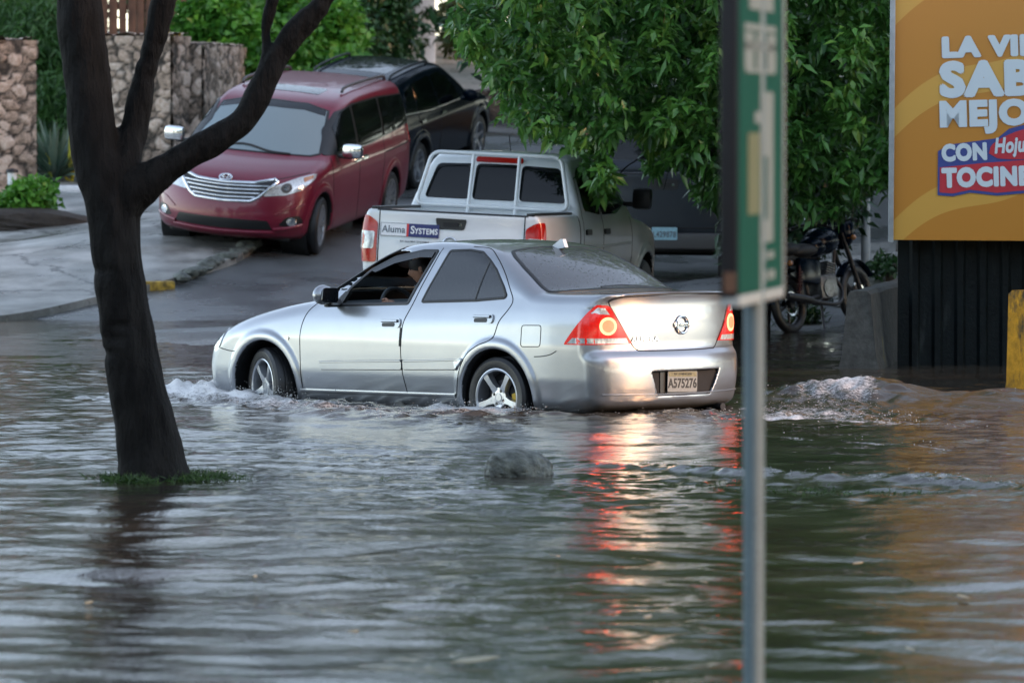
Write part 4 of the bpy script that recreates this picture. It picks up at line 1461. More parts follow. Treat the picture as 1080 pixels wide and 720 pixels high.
def grid_mesh(name, xs, ys, zf):
    X, Y = np.meshgrid(xs, ys, indexing='ij')
    Z = zf(X, Y)
    V = np.stack([X, Y, Z], -1).reshape(-1, 3)
    nx, ny = len(xs), len(ys)
    i = (np.arange(nx - 1)[:, None] * ny + np.arange(ny - 1)[None]).ravel()
    return fast_mesh(name, V, np.stack([i, i + ny, i + ny + 1, i + 1], 1)), X, Y


def wet_asphalt():
    m, t, b = nt('wet_asphalt')
    co = coords(t)
    n1 = noise(t, .55, 5, .6, vec=co)
    n2 = noise(t, 45, 3, .7, vec=co)
    mx = t.nodes.new('ShaderNodeMath')
    mx.operation = 'MULTIPLY_ADD'
    link(t, n2.outputs['Fac'], mx.inputs[0])
    mx.inputs[1].default_value = .35
    link(t, n1.outputs['Fac'], mx.inputs[2])
    link(t, ramp(t, mx.outputs[0], [(.45, (.040, .043, .045)), (.85, (.125, .130, .130))]), b.inputs['Base Color'])
    r = t.nodes.new('ShaderNodeMapRange')
    r.inputs['From Min'].default_value = .38
    r.inputs['From Max'].default_value = .62
    r.inputs['To Min'].default_value = .14
    r.inputs['To Max'].default_value = .46
    link(t, n1.outputs['Fac'], r.inputs['Value'])
    link(t, r.outputs['Result'], b.inputs['Roughness'])
    bump(t, b, n2.outputs['Fac'], .5, .012)
    return m


def wet_concrete(name='wet_concrete', a=(.17, .17, .16), c=(.50, .49, .46), sc=1.3):
    m, t, b = nt(name)
    co = coords(t)
    n1 = noise(t, sc, 6, .65, vec=co)
    n2 = noise(t, 40, 3, .7, vec=co)
    mx = t.nodes.new('ShaderNodeMath')
    mx.operation = 'MULTIPLY_ADD'
    link(t, n2.outputs['Fac'], mx.inputs[0])
    mx.inputs[1].default_value = .2
    link(t, n1.outputs['Fac'], mx.inputs[2])
    link(t, ramp(t, mx.outputs[0], [(.40, a), (.58, tuple((p + q) / 2 for p, q in zip(a, c))), (.78, c)]), b.inputs['Base Color'])
    r = t.nodes.new('ShaderNodeMapRange')
    r.inputs['From Min'].default_value = .35
    r.inputs['From Max'].default_value = .65
    r.inputs['To Min'].default_value = .22
    r.inputs['To Max'].default_value = .6
    link(t, n1.outputs['Fac'], r.inputs['Value'])
    link(t, r.outputs['Result'], b.inputs['Roughness'])
    bump(t, b, n2.outputs['Fac'], .5, .012)
    return m


MT['asphalt'] = wet_asphalt()
MT['concrete'] = wet_concrete()


def crack(m):
    t = m.node_tree
    b = t.nodes['Principled BSDF']
    src = b.inputs['Base Color'].links[0].from_socket
    co = coords(t)
    w = noise(t, 1.2, 6, .7, vec=co)
    vm = t.nodes.new('ShaderNodeVectorMath')
    vm.operation = 'MULTIPLY_ADD'
    link(t, w.outputs['Color'], vm.inputs[0])
    vm.inputs[1].default_value = (1.3, 1.3, 1.3)
    link(t, co, vm.inputs[2])
    v = t.nodes.new('ShaderNodeTexVoronoi')
    v.feature = 'DISTANCE_TO_EDGE'
    v.inputs['Scale'].default_value = .38
    link(t, vm.outputs[0], v.inputs['Vector'])
    n = noise(t, .8, 5, .65, vec=co)
    mk = ramp(t, v.outputs['Distance'], [(.0, (.18, .18, .17)), (.022, (1, 1, 1))])
    st = ramp(t, n.outputs['Fac'], [(.40, (.45, .45, .43)), (.60, (1, 1, 1))])
    for q in (mk, st):
        mx = t.nodes.new('ShaderNodeMix')
        mx.data_type = 'RGBA'
        mx.blend_type = 'MULTIPLY'
        mx.inputs['Factor'].default_value = 1
        link(t, src, mx.inputs['A'])
        link(t, q, mx.inputs['B'])
        src = mx.outputs['Result']
    link(t, src, b.inputs['Base Color'])


crack(MT['concrete'])

MT['soil'] = wet_concrete('pale_soil', (.16, .14, .11), (.36, .33, .28), 2.5)
MT['dark_soil'] = simple('dark_soil', (.035, .028, .022), .8, var=.5, vscale=5, bmp=.6, bscale=14)
MT['gravel'] = wet_concrete('gravel', (.10, .10, .09), (.42, .41, .39), 6.)

xs = axis([(-160, -16, 9), (-16, 16, .25), (16, 160, 9)])
ys = axis([(-60, 20, 4), (20, 112, .3), (112, 700, 14)])
me, _, _ = grid_mesh('ground', xs, ys, ground)
me.shade_smooth()
o = new_obj('ground', me, MT['asphalt'])
o['kind'] = 'structure'


def sheet(name, poly, off, mat, step=.3, skirt=.0):
    """a paved sheet lying on the terrain, with an optional kerb-like edge"""
    bm = bmesh.new()
    bm.faces.new([bm.verts.new((x, y, 0)) for x, y in poly])
    A = np.array(poly)
    for c in range(2):
        lo, hi = A[:, c].min(), A[:, c].max()
        for k in range(1, int((hi - lo) / step)):
            co, no = [0, 0, 0], [0, 0, 0]
            co[c] = lo + step * k
            no[c] = 1
            bmesh.ops.bisect_plane(bm, geom=list(bm.verts) + list(bm.edges) + list(bm.faces), plane_co=co, plane_no=no, dist=1e-5)
    bmesh.ops.triangulate(bm, faces=list(bm.faces))
    P = np.array([v.co for v in bm.verts])
    Z = ground(P[:, 0], P[:, 1]) + off
    for v, z in zip(bm.verts, Z):
        v.co.z = z
    if skirt:
        be = [e for e in bm.edges if len(e.link_faces) == 1]
        r = bmesh.ops.extrude_edge_only(bm, edges=be)
        for v in r['geom']:
            if isinstance(v, bmesh.types.BMVert):
                v.co.z -= skirt
    bmesh.ops.recalc_face_normals(bm, faces=bm.faces)
    me = bpy.data.meshes.new(name)
    bm.to_mesh(me)
    bm.free()
    me.shade_smooth()
    me.set_sharp_from_angle(angle=R(50))
    return new_obj(name, me, mat)


def xy(px, D):
    return ((px - 540) / F * D, D)


def seen_ground(px, py, lift=0.):
    """where the line of sight through a pixel of the photograph meets the terrain"""
    D = np.linspace(55, 90, 1401)
    d = (CAM_H - (py - HY) / F * D) - ground((px - 540) / F * D, D) - lift
    i = int(np.argmax(d < 0))
    return xy(px, D[i])


# raised concrete pavement on the left with its broken kerb
kerb = curve_pts([xy(-250, 61.6), xy(-60, 62.0), xy(0, 62.4), seen_ground(92, 323), seen_ground(165, 306), seen_ground(214, 290), seen_ground(264, 268), xy(300, 71.5)], 5)
pav = [tuple(p) for p in kerb] + [xy(240, 78), xy(120, 83), xy(70, 84), xy(-60, 84), xy(-320, 80)]
p_ = sheet('pavement', pav, .085, MT['concrete'], .35, .14)
p_['kind'] = 'structure'
bank = [xy(440, 96.5), xy(560, 96.5), xy(600, 112), xy(590, 124), xy(380, 124), xy(400, 106)]
sheet('bank', bank, .05, MT['soil'], .5)['kind'] = 'structure'
gr = [xy(880, 61.5), xy(1000, 60.5), xy(1300, 60), xy(1300, 78), xy(860, 76)]
sheet('gravel_ground', gr, .02, MT['gravel'], .4)['kind'] = 'structure'

# painted and broken kerb pieces
mb = MB()
p = Vector((*seen_ground(164, 305), 0))
mb.box((p.x, p.y - .02, gz(p.x, p.y) + .03), (.17, .45, .13), Matrix.Rotation(R(-52), 3, 'Z'), bev=.03)
tag(mb.build('kerb_stone', simple('worn_yellow', (.34, .22, .03), .6, var=.7, vscale=14, bmp=.4, bscale=30)), 'short yellow painted kerb piece at the pavement edge beside the trunk', 'kerb')
rr_ = np.random.default_rng(3)


def rock_mb(mb, c, s, seed, sub=3, rough=.25):
    r2 = np.random.default_rng(seed)
    bm = bmesh.new()
    bmesh.ops.create_icosphere(bm, subdivisions=sub, radius=1)
    dirs = r2.normal(size=(14, 3))
    dirs /= np.linalg.norm(dirs, axis=1, keepdims=True)
    off = r2.uniform(.62, .98, 14)
    for v in bm.verts:
        d = np.array(v.co)
        m = 1.
        for a, h in zip(dirs, off):
            dt = d @ a
            if dt > 1e-3:
                m = min(m, h / dt)
        m = m + .02 * math.sin(9 * d[0] + seed) * math.sin(8 * d[1]) + .015 * math.sin(21 * d[2] + 13 * d[0])
        v.co = Vector(d * m * np.array(s)) + Vector(c)
    bm.verts.index_update()
    mb.add([v.co.copy() for v in bm.verts], [[v.index for v in f.verts] for f in bm.faces])
    bm.free()


MT['stone_dark'] = simple('wet_stone', (.10, .11, .095), .5, var=.75, vscale=16, bmp=1., bscale=40)
for i in range(26):                                   # broken edge of the kerb
    px = 186 + 85 * rr_.random()
    x, y = seen_ground(px, 298 - (px - 186) / 80 * 32)
    y += rr_.normal() * .12
    mb = MB()
    s = rr_.uniform(.04, .12)
    rock_mb(mb, (x, y, gz(x, y) + s * .4 + .04), (s * 1.3, s, s * .7), i, 2)
    tag(mb.build('rubble_stone', MT['stone_dark'], angle=30), 'small dark stone among the rubble along the broken kerb below the minivan', 'stone', 'rubble stones along the broken kerb')

# the rock in the water
mb = MB()
rock_mb(mb, (0, 0, 0), (.235, .17, .165), 5, 5)
r3 = np.random.default_rng(8)
for q in mb.v:
    q *= 1 + .035 * math.sin(q.x * 41 + 2) * math.sin(q.z * 57) + .03 * math.sin(q.y * 83 + q.x * 66) * math.sin(q.z * 71 + 1) + r3.normal() * .006
p = at(545, 503, 34.2)
o = mb.build('rock', MT['stone_dark'], angle=35)
o.location = (p.x, p.y, -.005)
o.rotation_euler = (0, 0, .3)
tag(o, 'grey lump of broken concrete standing in the flood in front of the sedan', 'rock')


# ================================================================== stone walls
def stone_mat(name='rubble_wall', k=1.55):
    m, t, b = nt(name)
    co = coords(t)
    a1 = t.nodes.new('ShaderNodeAttribute')
    a1.attribute_name = 'tone'
    a2 = t.nodes.new('ShaderNodeAttribute')
    a2.attribute_name = 'joint'
    n = noise(t, 16, 6, .7, vec=co)
    ad = t.nodes.new('ShaderNodeMath')
    ad.operation = 'MULTIPLY_ADD'
    link(t, a1.outputs['Fac'], ad.inputs[0])
    ad.inputs[1].default_value = .40
    link(t, n.outputs['Fac'], ad.inputs[2])
    c = lambda *v: tuple(q * k for q in v)
    stone = ramp(t, ad.outputs[0], [(.36, c(.035, .028, .022)), (.58, c(.17, .125, .092)), (.78, c(.32, .235, .18)), (1., c(.44, .37, .31))])
    mx = t.nodes.new('ShaderNodeMix')
    mx.data_type = 'RGBA'
    link(t, ramp(t, a2.outputs['Fac'], [(.05, (0, 0, 0)), (.42, (1, 1, 1))]), mx.inputs['Factor'])
    mx.inputs['A'].default_value = (*c(.020, .016, .012), 1)
    link(t, stone, mx.inputs['B'])
    link(t, mx.outputs['Result'], b.inputs['Base Color'])
    b.inputs['Roughness'].default_value = .75
    bump(t, b, n.outputs['Fac'], .8, .03)
    return m


MT['rubble_wall'] = stone_mat()
MT['dark_rubble'] = stone_mat('dark_rubble', .28)


def stone_block(name, label, p0, p1, thick, z0, z1, seed, mat='rubble_wall', size=.17, res=.032):
    """rough masonry from p0 to p1 (plan): every stone stands out of the joints by its own amount"""
    r2 = np.random.default_rng(int(seed * 10))
    a, b = np.array([p0[0], p0[1], 0.]), np.array([p1[0], p1[1], 0.])
    L = np.linalg.norm(b - a)
    u = (b - a) / L
    n = np.array([u[1], -u[0], 0])
    up = np.array([0, 0, 1.])
    A = a + up * z0
    Ht = z1 - z0
    N = max(12, int(L * thick * Ht / size ** 3 * 1.1))
    pts = r2.random((N, 3)) * [L + .2, thick + .2, Ht + .2] - .1
    tone = r2.random(N)
    rise = r2.uniform(.3, 1., N)
    met = np.array([1 / 1.25, 1., 1.1])
    V, Fq, T_, J_ = [], [], [], []

    def face(o, du, dv, lu, lv, nn):
        ku, kv = max(2, int(lu / res)), max(2, int(lv / res))
        g = np.stack(np.meshgrid(np.linspace(0, 1, ku + 1), np.linspace(0, 1, kv + 1), indexing='ij'), -1).reshape(-1, 2)
        loc = o + g[:, :1] * np.array(du) * lu + g[:, 1:] * np.array(dv) * lv       # local (along, across, up)
        wl = loc + .03 * np.sin(loc[:, [2, 0, 1]] * 13 + seed) + .015 * np.sin(loc[:, [1, 2, 0]] * 31)
        F1 = np.full(len(loc), 9.)
        F2 = np.full(len(loc), 9.)
        I1 = np.zeros(len(loc), int)
        for q in range(0, len(loc), 1500):
            d = np.linalg.norm((wl[q:q + 1500, None] - pts[None]) * met, axis=2)
            o2 = np.argpartition(d, 1, axis=1)[:, :2]
            dd = np.take_along_axis(d, o2, 1)
            sw = dd[:, 0] > dd[:, 1]
            o2[sw] = o2[sw][:, ::-1]
            dd[sw] = dd[sw][:, ::-1]
            F1[q:q + 1500], F2[q:q + 1500], I1[q:q + 1500] = dd[:, 0], dd[:, 1], o2[:, 0]
        e = np.clip((F2 - F1) / (size * .45), 0, 1)
        h = (1 - (1 - e) ** 2.2) * .055 * rise[I1] + .006 * np.sin(loc @ np.array([41., 37, 53]))
        P = loc + np.array(nn) * h[:, None]
        W = A + P[:, :1] * u + P[:, 1:2] * n + P[:, 2:] * up
        base = sum(len(x) for x in V)
        V.append(W)
        T_.append(tone[I1])
        J_.append(e)
        i = (np.arange(ku)[:, None] * (kv + 1) + np.arange(kv)[None]).ravel() + base
        Fq.append(np.stack([i, i + kv + 1, i + kv + 2, i + 1], 1))
    h = thick / 2
    face(np.array([0, h, 0]), (1, 0, 0), (0, 0, 1), L, Ht, (0, 1, 0))
    face(np.array([0, -h, 0]), (1, 0, 0), (0, 0, 1), L, Ht, (0, -1, 0))
    face(np.array([0, -h, 0]), (0, 1, 0), (0, 0, 1), thick, Ht, (-1, 0, 0))
    face(np.array([L, -h, 0]), (0, 1, 0), (0, 0, 1), thick, Ht, (1, 0, 0))
    face(np.array([0, -h, Ht]), (1, 0, 0), (0, 1, 0), L, thick, (0, 0, 1))
    me = fast_mesh(name, np.concatenate(V), np.concatenate(Fq))
    for nm, dat in (('tone', T_), ('joint', J_)):
        at_ = me.attributes.new(nm, 'FLOAT', 'POINT')
        at_.data.foreach_set('value', np.concatenate(dat).astype(np.float32))
    bm = bmesh.new()
    bm.from_mesh(me)
    bmesh.ops.recalc_face_normals(bm, faces=bm.faces)
    bm.to_mesh(me)
    bm.free()
    me.shade_smooth()
    return tag(new_obj(name, me, MT[mat]), label, 'wall')


def W_(px, py, D):
    return at(px, py, D)


a, b = xy(-70, 76.2), xy(27, 76.8)
stone_block('stone_pier', 'tall rough stone pier at the left edge behind the leafy planter', a, b, .75, gz(*a) - .3, W_(0, 43, 76.5).z, 1.3)
a, b = xy(105, 86), xy(190, 85.5)
stone_block('stone_pier', 'broad rubble stone wall seen between the stems of the dark trunk', a, b, .6, gz(*a) - .4, W_(150, 39, 86).z, 4.1)
a, b = xy(196, 85.9), xy(242, 89.5)
stone_block('stone_wall', 'shadowed stone wall running back beside the hedge behind the minivan', a, b, .5, gz(*a) - .4, W_(215, 48, 87).z, 7.7)
mb = MB()
mb.box((0, 0, 0), (.25, .5, .05), bev=.01)
p = W_(183, 36.5, 85.8)
o = mb.build('coping_board', MT['yellow'])
o.location = p
tag(o, 'small yellow board lying on top of the stone wall', 'board')

# low dark wall beside the road, top right of the SUV
a, b = xy(492, 95.6), xy(590, 95.9)
o = stone_block('retaining_wall', 'low dark retaining wall along the bank beyond the black vehicle', a, b, .35, gz(*a) - .3, W_(520, 97, 95.8).z, 2.2, 'dark_rubble')

# wooden fence
MT['fence'] = simple('weathered_fence', (.085, .045, .028), .7, var=.5, vscale=3, bmp=.4, bscale=18)
fr_ = empty('wooden_fence', (at(100, 20, 97).x, 97, 3.0))
tag(fr_, 'brown vertical plank fence above the hedge at the upper left', 'fence')
mb = MB()
x = -12.
while x < -4.2:
    wd = rr_.uniform(.10, .15)
    zt = 4.75 + rr_.normal() * .06
    mb.box((x - fr_.location.x, rr_.normal() * .01, (2.6 + zt) / 2 - 3.0), (wd, .03, zt - 2.6), Matrix.Rotation(rr_.normal() * .012, 3, 'Y'), bev=.004)
    x += wd + rr_.uniform(.004, .03)
mb.build('planks', MT['fence'], fr_, angle=30)
for z in (3.2, 4.2):
    mb = MB()
    mb.box((-8.1 - fr_.location.x, .05, z - 3.0), (7.8, .05, .10), bev=.005)
    mb.build('rail', MT['fence'], fr_)

# white post
MT['white_wall'] = simple('old_white_paint', (.62, .64, .66), .6, var=.15, vscale=2.5, bmp=.2, bscale=12)
mb = MB()
p = on_ground(448, 66, 108)
mb.box((0, 0, 1.5), (.40, .40, 3.6), bev=.02)
o = mb.build('gate_post', MT['white_wall'])
o.location = p
tag(o, 'square white painted post at the top of the slope, partly covered by vines', 'post')

# red and white kerb by the agave
MT['red_paint'] = simple('faded_red_paint', (.32, .08, .06), .6, var=.3, vscale=8)
kr = empty('kerb', on_ground(62, 213, 82.6))
tag(kr, 'low rounded kerb painted white over faded red in front of the agave', 'kerb')
mb = MB()
mb.box((.0, 0, .16), (.95, .3, .10), Matrix.Rotation(R(-8), 3, 'Z'), bev=.03)
mb.build('white_top', MT['white_wall'], kr)
mb = MB()
mb.box((.0, 0, .04), (.97, .32, .14), Matrix.Rotation(R(-8), 3, 'Z'), bev=.03)
mb.build('red_base', MT['red_paint'], kr)

# planter soil mound
mb = MB()
rock_mb(mb, (0, 0, 0), (1.5, 1.3, .30), 21, 4)
p = on_ground(2, 235, 74.5)
o = mb.build('planter_bed', MT['dark_soil'])
o.location = p
tag(o, 'dark soil bed below the bushes at the left stone pier', 'planter')
# garden lamp
gl = empty('garden_lamp', on_ground(13, 215, 75.2))
gl.location.z += .25
tag(gl, 'small garden lamp with a white diffuser standing among the left bushes', 'lamp')
mb = MB()
mb.tube([(0, 0, -.3), (0, 0, .22)], .022, 10)
mb.build('pole', MT['dark_metal'], gl)
mb = MB()
mb.lathe([(.001, .20), (.062, .20), (.062, .38), (.001, .38)], 16)
mb.build('diffuser', MT['sticker_white'], gl)
mb = MB()
mb.lathe([(.001, .38), (.085, .38), (.075, .42), (.001, .44)], 16)
mb.build('lamp_cap', MT['dark_metal'], gl)


# ================================================================== barrier, hoarding, billboard, yellow block
def jersey(name, label, p0, p1, h, mats, wtop=.20, wbase=.55):
    a, b = Vector(p0), Vector(p1)
    L = (b - a).length
    ang = math.atan2(b.y - a.y, b.x - a.x)
    prof = [(-wbase / 2, 0), (wbase / 2, 0), (wbase / 2, .08), (wtop / 2 + .05, .30), (wtop / 2, h - .03), (wtop / 2 - .03, h), (-wtop / 2 + .03, h), (-wtop / 2, h - .03), (-wtop / 2 - .05, .30), (-wbase / 2, .08)]
    mb = MB()
    n = 12
    vs, fs = [], []
    m = len(prof)
    r2 = np.random.default_rng(int(h * 100))
    for i in range(n + 1):
        for y, z in prof:
            vs.append((L * i / n + (r2.normal() * .006 if 0 < i < n else r2.normal() * .01), y + r2.normal() * .004, z + r2.normal() * .005))
    for i in range(n):
        for k in range(m):
            fs.append([i * m + k, i * m + (k + 1) % m, (i + 1) * m + (k + 1) % m, (i + 1) * m + k])
    fs.append(list(range(m))[::-1])
    fs.append([n * m + k for k in range(m)])
    mb.add(vs, fs)
    o = mb.build(name, mats, angle=28)
    o.location = a
    o.rotation_euler = (0, 0, ang)
    return tag(o, label, 'barrier')


def stained(name, base, stain, sc, lo, hi, rough=.75, stretch=(1, 1, .35)):
    m, t, b = nt(name)
    co = coords(t)
    cs = coords(t, 'Object', stretch)
    n = noise(t, sc, 6, .65, vec=cs)
    n2 = noise(t, 9, 5, .65, vec=co)
    c1 = ramp(t, n2.outputs['Fac'], [(.3, tuple(c * .6 for c in base)), (.7, tuple(min(1, c * 1.25) for c in base))])
    mk = ramp(t, n.outputs['Fac'], [(lo, (0, 0, 0)), (hi, (1, 1, 1))])
    mx = t.nodes.new('ShaderNodeMix')
    mx.data_type = 'RGBA'
    link(t, mk, mx.inputs['Factor'])
    link(t, c1, mx.inputs['A'])
    mx.inputs['B'].default_value = (*stain, 1)
    link(t, mx.outputs['Result'], b.inputs['Base Color'])
    b.inputs['Roughness'].default_value = rough
    b.inputs['Specular IOR Level'].default_value = .10
    n3 = noise(t, 30, 4, .7, vec=co)
    bump(t, b, n3.outputs['Fac'], .5, .015)
    return m


p0 = at(906, 391, 49.6)
p1 = at(952, 330, 54.5)
MT['barrier'] = stained('barrier_concrete', (.070, .072, .068), (.26, .20, .03), 2.2, .68, .76)
jersey('concrete_barrier', 'grey concrete traffic barrier with yellow paint stains beside the motorcycle', (p0.x, 49.6, -.18), (p1.x + .15, 55.0, -.05), .86, MT['barrier'], .20, .42)
MT['yellow_block'] = stained('yellow_concrete', (.56, .27, .02), (.06, .05, .03), 5.5, .47, .60, .7, (1, 1, .6))
p0 = at(1082, 411, 45.6)
jersey('concrete_block', 'yellow painted weathered concrete barrier at the right edge', (p0.x - .06, 45.6, -.22), (p0.x + 1.6, 46.6, -.22), 1.02, MT['yellow_block'], .26, .42)

# corrugated hoarding
MT['hoarding'] = stained('black_sheet', (.005, .008, .009), (.035, .042, .042), 2.5, .60, .80, .45, (3, 3, .5))
hx0, hx1, hy = at(947, 0, 50.3).x, at(947, 0, 50.3).x + 4.2, 50.3
vs, fs = [], []
per = .20
x = hx0
prof = []
while x < hx1:
    prof += [(x, 0), (x + .10, 0), (x + .125, -.035), (x + .175, -.035)]
    x += per
for x, d in prof:
    vs += [(x - hx0, d, -.3), (x - hx0, d, at(1000, 250, 50.3).z + .15)]
for i in range(len(prof) - 1):
    fs.append([2 * i, 2 * i + 2, 2 * i + 3, 2 * i + 1])
n0 = len(vs)
vs += [(x - hx0, d + .012, z) for (x, d) in prof for z in (-.3, at(1000, 250, 50.3).z + .15)]
for i in range(len(prof) - 1):
    fs.append([n0 + 2 * i, n0 + 2 * i + 1, n0 + 2 * i + 3, n0 + 2 * i + 2])
hd = empty('hoarding', (hx0, hy, 0))
tag(hd, 'black corrugated metal hoarding standing in the water below the billboard', 'fence')
mb = MB()
mb.add(vs, fs)
mb.build('sheeting', MT['hoarding'], hd, smooth=False)
for x in (.05, 1.4, 2.8, 4.1):
    mb = MB()
    mb.box((x, .08, .4), (.09, .09, 1.7), bev=.005)
    mb.build('post', MT['dark_metal'], hd)


def billboard():
    D = 49.9
    bl = at(942, 253, D)
    br_z = at(1080, 256.5, D).z
    root = empty('billboard', (bl.x, D, bl.z))
    tag(root, 'orange yellow billboard with white slogan lettering above the black hoarding', 'billboard')
    # faces the camera, turned a little so its right side is nearer
    yaw = R(-3)
    Mr = Matrix.Translation(root.location) @ Matrix.Rotation(yaw, 4, 'Z') @ Matrix.Rotation(R(.35), 4, 'Y')
    root.matrix_world = Mr
    Wd, Ht = 4.1, 2.9
    S = 50.3 / 6000        # metres per photograph pixel at the board

    def B(px, py):
        return ((px - 942) * S, (253 - py) * S)
    # printed panel: orange with wavy yellow bands
    m, t, b = nt('billboard_print')
    co = coords(t)
    sp = t.nodes.new('ShaderNodeSeparateXYZ')
    link(t, co, sp.inputs[0])

    def M2(op, a, bb=None, c=None):
        n = t.nodes.new('ShaderNodeMath')
        n.operation = op
        for i, q in enumerate((a, bb, c)):
            if q is None:
                continue
            if isinstance(q, (int, float)):
                n.inputs[i].default_value = q
            else:
                link(t, q, n.inputs[i])
        return n.outputs[0]
    # bands follow z = k*x + wave
    wv = M2('MULTIPLY', M2('SINE', M2('MULTIPLY_ADD', sp.outputs[0], 3.6, .5)), .13)
    h = M2('SUBTRACT', M2('SUBTRACT', sp.outputs[2], M2('MULTIPLY', sp.outputs[0], .62)), wv)
    fr = M2('FRACT', M2('MULTIPLY_ADD', h, 1.02, .55))
    fac = M2('MULTIPLY', M2('GREATER_THAN', fr, .40), M2('LESS_THAN', fr, .66))
    mx = t.nodes.new('ShaderNodeMix')
    mx.data_type = 'RGBA'
    link(t, fac, mx.inputs['Factor'])
    mx.inputs['A'].default_value = (.46, .200, .028, 1)
    mx.inputs['B'].default_value = (.55, .31, .06, 1)
    link(t, mx.outputs['Result'], b.inputs['Base Color'])
    b.inputs['Roughness'].default_value = .45
    mb = MB()
    mb.box((Wd / 2, .03, Ht / 2), (Wd, .05, Ht), bev=.004)
    pn = mb.build('panel', m, root)
    mb = MB()
    mb.box((-.02, .05, Ht / 2), (.045, .16, Ht + .04), bev=.005)
    mb.box((Wd + .02, .05, Ht / 2), (.045, .16, Ht + .04), bev=.005)
    mb.box((Wd / 2, .05, Ht + .02), (Wd + .08, .16, .04), bev=.005)
    mb.build('frame', simple('galvanised', (.30, .33, .35), .5, .4, var=.2, vscale=8), root)
    for x in (.5, 3.5):
        mb = MB()
        mb.box((x, .62, -.1), (.12, .12, 5.4), bev=.01)
        mb.box((x, .33, 1.2), (.08, .50, .08), bev=.01)
        mb.build('support_post', MT['dark_metal'], root)
    white = simple('slogan_white', (.52, .60, .65), .45)
    redp = simple('logo_red', (.42, .02, .035), .45)
    navy = simple('logo_navy', (.03, .05, .22), .45)

    def T(name, body, px, py, hpx, mat, sx, bold, rot=0, shear=0., par=None, dep=.002, fat=0.):
        x, z = B(px, py)
        cap = hpx * S
        M = frame((x, -.002 - dep, z), (1, 0, 0), (0, 0, 1), (0, -1, 0)) @ Matrix.Rotation(R(rot), 4, 'Z')
        return text(name, body, cap / .70, M, mat, par or pn, bold, .002, sx, 'LEFT', shear, fat)
    T('slogan_lettering', 'LA VIDA', 991, 53, 19, white, 1.16, .006, 2, fat=.012)
    T('slogan_lettering', 'SABE', 990, 87.5, 33, white, 1.13, .006, 2, fat=.020)
    T('slogan_lettering', 'MEJOR', 989, 123, 24, white, 1.08, .014, 2, fat=.005)
    # banner: navy shadow and red ground with a wavy lower edge

    def sheetp(name, pts, mat, dep, par):
        mb = MB()
        q = [B(*p) for p in pts]
        mb.prism([(x, z) for x, z in q], .0, .0025, frame((0, -dep, 0), (1, 0, 0), (0, 0, 1), (0, -1, 0)))
        return mb.build(name, mat, par, smooth=False)
    bn = sheetp('banner', [(988, 160), (1000, 153), (1050, 146), (1062, 136), (1085, 130), (1130, 126), (1190, 130), (1190, 202), (1150, 200), (1110, 205), (1080, 203), (1050, 206), (1022, 203), (1004, 207), (988, 206)], navy, .003, pn)
    sheetp('banner_red', [(990, 177), (1035, 172), (1190, 160), (1190, 199), (1150, 197), (1110, 202), (1080, 200), (1050, 203), (1022, 200), (1004, 204), (990, 203)], redp, .006, bn)
    sheetp('logo_ground', curve_pts([(1041, 162), (1045, 152), (1062, 142), (1085, 135), (1130, 131), (1175, 135), (1182, 147), (1170, 160), (1120, 166), (1070, 168), (1050, 167)], 3), redp, .009, bn)
    T('banner_lettering', 'CON', 992, 163, 16, white, .86, .005, 3, par=bn, dep=.006, fat=.008)
    T('logo_lettering', 'Hojuelas', 1046, 155, 15, white, .72, .004, 4, .22, bn, .012, .004)
    T('banner_lettering', 'TOCINETA', 993, 189, 18, white, .90, .005, 2, par=bn, dep=.010, fat=.010)


billboard()


